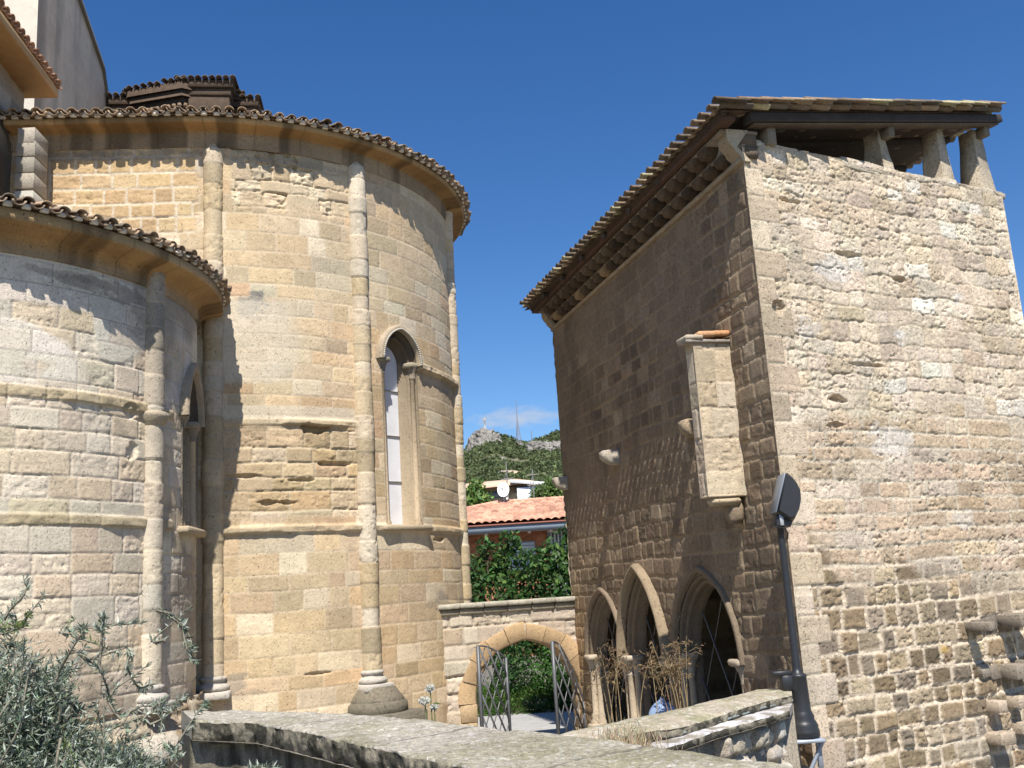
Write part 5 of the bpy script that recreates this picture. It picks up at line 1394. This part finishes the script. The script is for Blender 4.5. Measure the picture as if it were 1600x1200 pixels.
# satellite dish and aerials on the ridge
dd_ = thing('satellite_dish', 'white satellite dish standing on the ridge of the brick house', 'satellite dish', (-.75, 49.4, 7.3))
mb = MB(); fx = np.array([-.12, -.97, .22]); fx /= np.linalg.norm(fx); rx_ = np.cross(fx, [0, 0, 1]); rx_ /= np.linalg.norm(rx_); ux = np.cross(rx_, fx)
rr = np.linspace(0, 1, 8); an = np.linspace(0, 2 * np.pi, 28, endpoint=False)
ctr = np.array([-.75, 49.3, 7.98])
for off in (0, -.03):
    P = np.stack([ctr + .26 * r_ * 1.15 * np.cos(an)[:, None] * rx_ + .34 * 1.15 * r_ * np.sin(an)[:, None] * ux + fx * (.08 * r_ * r_ + off) for r_ in rr], 1)
    mb.grid(P, (.82, .82, .84), closeu=True)
mb.build('reflector', M_PAINT, dd_)
mb = MB(); mb.tube([[-.75, 49.45, 7.3], [-.75, 49.4, 8.0]], .03, (.4, .4, .4), n=6); mb.tube([ctr - ux * .36, ctr + fx * .42 - ux * .1], .015, (.5, .5, .5), n=5); mb.box(ctr + fx * .44 - ux * .08, (.08, .08, .08), (.3, .3, .3))
mb.build('mount_arm', M_IRON, dd_)
def aerial(x, y, z0, z1, label, yagi):
    r_ = thing('roof_aerial', label, 'aerial', (x, y, z0), 'roof aerials')
    mb = MB(); mb.tube([[x, y, z0], [x, y, z1]], .022, (.33, .33, .33), n=6)
    mb.build('pole', M_IRON, r_)
    mb = MB()
    for zz in yagi:
        mb.tube([[x - .3, y, zz], [x + .3, y, zz + .04]], .014, (.4, .4, .4), n=5)
        for k in range(5): mb.tube([[x - .28 + .14 * k, y - .22, zz + .02], [x - .28 + .14 * k, y + .22, zz + .02]], .01, (.4, .4, .4), n=4)
        mb.tube([[x - .25, y, zz - .7], [x, y, zz]], .012, (.4, .4, .4), n=4)
    mb.build('antenna', M_IRON, r_)
aerial(-.55, 50.2, 7.2, 9.5, 'thin roof aerial mast standing behind the satellite dish', (8.6, 9.0))
aerial(.75, 50.0, 7.2, 9.0, 'shorter lattice roof aerial right of the satellite dish', (8.2, 8.7))
# pale houses further back
ph = thing('pale_house', 'cream house with low pale tiled roof beyond the satellite dish', 'house', (-2.5, 66, 4))
mb = MB(); mb.box((-2.6, 66, 6), (6.6, 5, 7.2), (.52, .43, .3)); wl = mb.build('wall', M_PAINT, ph)
mb = MB()
mb.add([[-6.6, 62.7, 9.5], [1.0, 62.7, 9.8], [-.2, 66, 10.35], [-5.6, 66, 10.2], [1.0, 69.3, 9.7], [-6.6, 69.3, 9.5], [-6.6, 62.7, 9.35], [1.0, 62.7, 9.65]], [[0, 1, 2, 3], [1, 4, 2, 2], [3, 2, 4, 5], [0, 3, 5, 5], [6, 7, 1, 0]], (.6, .42, .3))
mb.build('roof', M_TILE, ph)
for k, x in enumerate((-3.3, -1.7)):
    mb = MB(); mb.box((x, 63.44, 9.15), (1.1, .1, .45), (.12, .14, .16)); mb.build('window', M_PANE, ph)
for x in (-2.35, -.75, .45):
    mb = MB(); mb.box((x, 63.3, 8.2), (.18, .25, 2.6), (.62, .58, .5)); mb.build('pillar', M_PAINT, ph)
wh = thing('white_house', 'white house with sloping grey roof behind the right end of the ridge', 'house', (3, 62, 4))
mb = MB(); mb.box((2.6, 63, 5.7), (5.4, 6, 6.9), (.68, .72, .76)); mb.build('wall', M_PAINT, wh)
mb = MB(); mb.add([[-.5, 59.8, 9.65], [5.6, 59.8, 8.85], [5.6, 66, 9.5], [-.5, 66, 10.2], [-.5, 59.8, 9.45], [5.6, 59.8, 8.65]], [[0, 1, 2, 3], [4, 5, 1, 0], [0, 3, 4, 4]], (.6, .6, .6))
mb.build('roof', M_PAINT, wh)
tree('village_tree', 'bright green leafy tree left of the cream house', 'tree', (-2.45, 55, 3.0), [(0, 0, 5.0, .9), (-.5, 0, 4.3, .9), (.4, .1, 4.3, .7), (.05, 0, 5.8, .5)], 2600, .26, .55, (.09, .17, .035), 811, (.2, .3, .08), .25, r=.1)
tree('village_tree', 'olive green bushy tree before the white house', 'tree', (1.65, 55, 3.1), [(0, 0, 5.1, .85), (-.5, 0, 4.9, .7), (.6, .1, 4.8, .7), (.1, 0, 5.5, .5)], 2600, .24, .4, (.085, .15, .035), 812, (.18, .25, .08), .2, r=.1)
tree('village_tree', 'small dark tree at the right edge beside the white house', 'tree', (2.75, 56, 3.0), [(0, 0, 4.6, .8), (.6, 0, 5.0, .8)], 1500, .24, .5, (.04, .08, .025), 813, r=.1)

# ================================================================== HILL
HT = ([-30, -16, -8, -5, -3.6, -2.9, -2.3, -1.6, -1.1, -.4, .2, .8, 1.4, 2.3, 3.5, 6, 12, 30], [.10, .105, .115, .128, .137, .142, .152, .158, .158, .153, .1492, .148, .1485, .152, .150, .145, .13, .11])
def hill_z(X, Y):
    hd_ = np.degrees(np.arctan2(X, Y)); T = np.interp(hd_, *HT)
    f = np.clip((Y - 75) / (440 - 75), 0, 1.3)
    tan = .085 + (T - .085) * np.clip(f, 0, 1) ** .9
    z = 3 + tan * Y
    z = np.where(Y > 440, 3 + T * 440 - (Y - 440) * .15, z)
    z = z + (fbm(X * .05 + 30, Y * .05, 821, 4) - .5) * 5 * np.clip((Y - 100) / 150, 0, 1)
    lowf = np.clip((Y - 55) / 25, 0, 1); return .2 * (1 - lowf) + z * lowf
hx = np.tan(np.radians(np.concatenate([np.linspace(-35, -5, 30), np.linspace(-4.9, 4.9, 110), np.linspace(5, 35, 30)]))); hy = np.concatenate([np.linspace(52, 100, 20), np.linspace(104, 440, 120), np.linspace(445, 700, 20)])
HXf, HY = np.meshgrid(hx, hy, indexing='ij'); HX = HXf * HY; HZ = hill_z(HX, HY)
g1 = fbm(HX * .06, HY * .04, 831, 4); g2 = fbm(HX * .25, HY * .12, 835, 3)
hc = mixc(C(.10, .105, .05) * np.ones(HX.shape + (3,)), C(.20, .17, .10) * np.ones(HX.shape + (3,)), smooth(.5, .66, g1))
hc = mixc(hc, C(.36, .33, .29) * np.ones_like(hc), smooth(.62, .72, g2) * .8)
sand = ((np.degrees(np.arctan2(HX, HY)) + .25) / .75) ** 2 + ((HY - 222) / 15) ** 2
hc = mixc(hc, C(.55, .42, .27) * np.ones_like(hc), 1 - smooth(.6, 1.1, sand + .5 * (g2 - .5)))
mb = MB(); mb.grid(np.stack([HX, HY, HZ], -1), hc); struct(mb.build('hill', M_HILL))
rng = np.random.RandomState(841)
nb = 5200; hh = np.concatenate([rng.uniform(-4.5, 4.5, nb - 1400), rng.uniform(-16, 16, 1400)]); yy = 118 + (452 - 118) * rng.rand(nb) ** .75
bx = np.tan(np.radians(hh)) * yy
sand = ((hh + .25) / .8) ** 2 + ((yy - 222) / 17) ** 2
dens = fbm(bx * .045, yy * .03, 843, 3); rk = ((hh + 1.7) / 1.25) ** 2 + ((yy - 398) / 24) ** 2; rk2 = ((hh - 1.7) / 1.2) ** 2 + ((yy - 350) / 16) ** 2; ok = (dens > .33) & (rk > 1) & (rk2 > 1) & (sand > 1) & ~((yy < 230) & (dens < .43)); bx, yy = bx[ok], yy[ok]
bz = hill_z(bx, yy); br = rng.uniform(.5, 1.5, len(bx)) * (.5 + yy / 450)
k = 34; v = rng.randn(len(bx), k, 3); v /= np.linalg.norm(v, axis=2)[..., None]; v[..., 2] = np.abs(v[..., 2]) * .9
P = (np.stack([bx, yy, bz], -1)[:, None] + v * (br[:, None] * rng.uniform(.5, 1, (len(bx), k)))[..., None]).reshape(-1, 3)
tone = np.exp(.35 * rng.randn(len(bx), 1)); colb = np.repeat(C(.085, .115, .045) * tone + rng.rand(len(bx), 1) * C(.05, .045, .02), k, axis=0) * rng.uniform(.7, 1.3, (len(bx) * k, 1))
mb = MB(); leaves(mb, P, rng, np.repeat(br, k) * .5, .8, colb, v.reshape(-1, 3))
tag(mb.build('hillside_scrub', M_LEAF), 'dark green scrub bushes covering the distant hillside', 'scrub', None, 'stuff')
def rock(label, blobs, seed, group=None):
    mb = MB()
    for i, (cx, cy, cz, rx, ry_, rz2) in enumerate(blobs):
        th = np.linspace(0, np.pi, 46); ph_ = np.linspace(0, 2 * np.pi, 70, endpoint=False)
        PH_, TH_ = np.meshgrid(ph_, th, indexing='ij')
        D = np.stack([np.sin(TH_) * np.cos(PH_), np.sin(TH_) * np.sin(PH_), np.cos(TH_)], -1)
        D = np.sign(D) * np.abs(D) ** .75
        a = D[..., 0] * 3 + i * 7 + seed; b = D[..., 2] * 2.2 + D[..., 1] * 2.4
        r_ = 1 + .5 * (np.abs(fbm(a + 20, b + 20, seed, 4) - .5) * 2 - .25) + .22 * (vn(a * 5 + 50, b * 1.2 + 50, seed + 3) - .5) + .15 * (vn(a * 9 + 50, b * 4 + 50, seed + 5) - .5)
        P = np.array([cx, cy, cz]) + D * r_[..., None] * np.array([rx, ry_, rz2])
        cc_ = C(.235, .22, .20) * (.6 + .8 * fbm(a * 4 + 9, b * 4 + 9, seed + 8, 3))[..., None]
        mb.grid(P, cc_, closeu=True)
    tag(mb.build('rock_outcrop', M_ROCK), label, 'rock', group)
yy0 = 405
def hp(h, t_, d=405): return (math.tan(R_(h)) * d, d, 3 + t_ * d)
def hb(h, t_, rx, ry_, rz2, d=405): return (*hp(h, t_, d), rx, ry_, rz2)
rock('big grey limestone crag at the left end of the hilltop', [hb(-1.85, .1505, 4.6, 5, 5.0), hb(-1.4, .147, 4.4, 5, 4.4), hb(-2.3, .1445, 4.0, 4, 5.2), hb(-1.8, .143, 5.6, 4, 4.6, 402), hb(-1.15, .1425, 2.8, 4, 3.2, 402)], 851)
rock('long low grey rock ledge on the right of the hillside', [hb(1.15, .1405, 3.6, 3, 2.6, 355), hb(1.75, .1395, 3.4, 3, 2.4, 355), hb(2.4, .139, 3.4, 3, 2.6, 355), hb(.85, .138, 2, 2, 1.5, 355)], 861)
rock('small broken rock pile in the middle of the hillside', [hb(.2, .142, 1.8, 2, 1.9, 365), hb(.45, .1385, 1.7, 2, 1.6, 365), hb(-.1, .142, 1.2, 1.5, 1.1, 365)], 871)
mx_, my_, mz_ = hp(-1.73, .1615)
mon = thing('summit_monument', 'tiny pale monument with figure on a column atop the crag', 'monument', (mx_, my_, mz_))
mb = MB(); mb.lathe((mx_, my_, mz_), [(0, 0), (.8, 0), (.7, .6), (.32, .8), (.28, 3.6), (.45, 3.8), (0, 3.8)], (.5, .48, .44), n=10); mb.build('column', M_PAINT, mon)
mb = MB(); mb.lathe((mx_, my_, mz_), [(0, 3.8), (.35, 3.8), (.3, 4.6), (.34, 5.1), (.14, 5.3), (.18, 5.55), (0, 5.75)], (.46, .41, .32), n=10); mb.tube([[mx_ - 1.0, my_, mz_ + 5.3], [mx_, my_, mz_ + 5.0], [mx_ + 1.0, my_, mz_ + 5.3]], .13, (.46, .41, .32), n=6); mb.build('figure', M_PAINT, mon)
def mast(h, t0, t1, d, w_, label):
    x, y, z0 = hp(h, t0, d); z1 = 3 + t1 * d
    r_ = thing('radio_mast', label, 'radio mast', (x, y, z0), 'radio masts on the hill')
    mb = MB(); H_ = z1 - z0; zc = z0 + H_ * .55
    for k in range(3):
        a_ = k * 2 * math.pi / 3 + .4; q = lambda f: [x + w_ * (1 - f) * math.cos(a_), y + w_ * (1 - f) * math.sin(a_), z0 + (zc - z0) * f]
        mb.tube([q(0), q(.97)], .13, (.28, .28, .3), n=5)
        for j in range(9):
            b_ = a_ + 2 * math.pi / 3; f0 = j / 9; f1 = (j + 1) / 9
            q2 = [x + w_ * (1 - f1) * math.cos(b_), y + w_ * (1 - f1) * math.sin(b_), z0 + (zc - z0) * f1]
            mb.tube([q(f0), q2], .06, (.4, .3, .3), n=4)
    mb.build('lattice_frame', M_IRON, r_)
    mb = MB(); mb.tube([[x, y, zc - .5], [x, y, z1]], [.22, .1], (.25, .25, .28), n=6); mb.build('whip', M_IRON, r_)
mast(.17, .147, .192, 395, 1.3, 'tall thin radio mast on the hilltop under the cloud')
mast(.95, .1395, .160, 380, .5, 'short radio mast on the hillside right of the tall one')
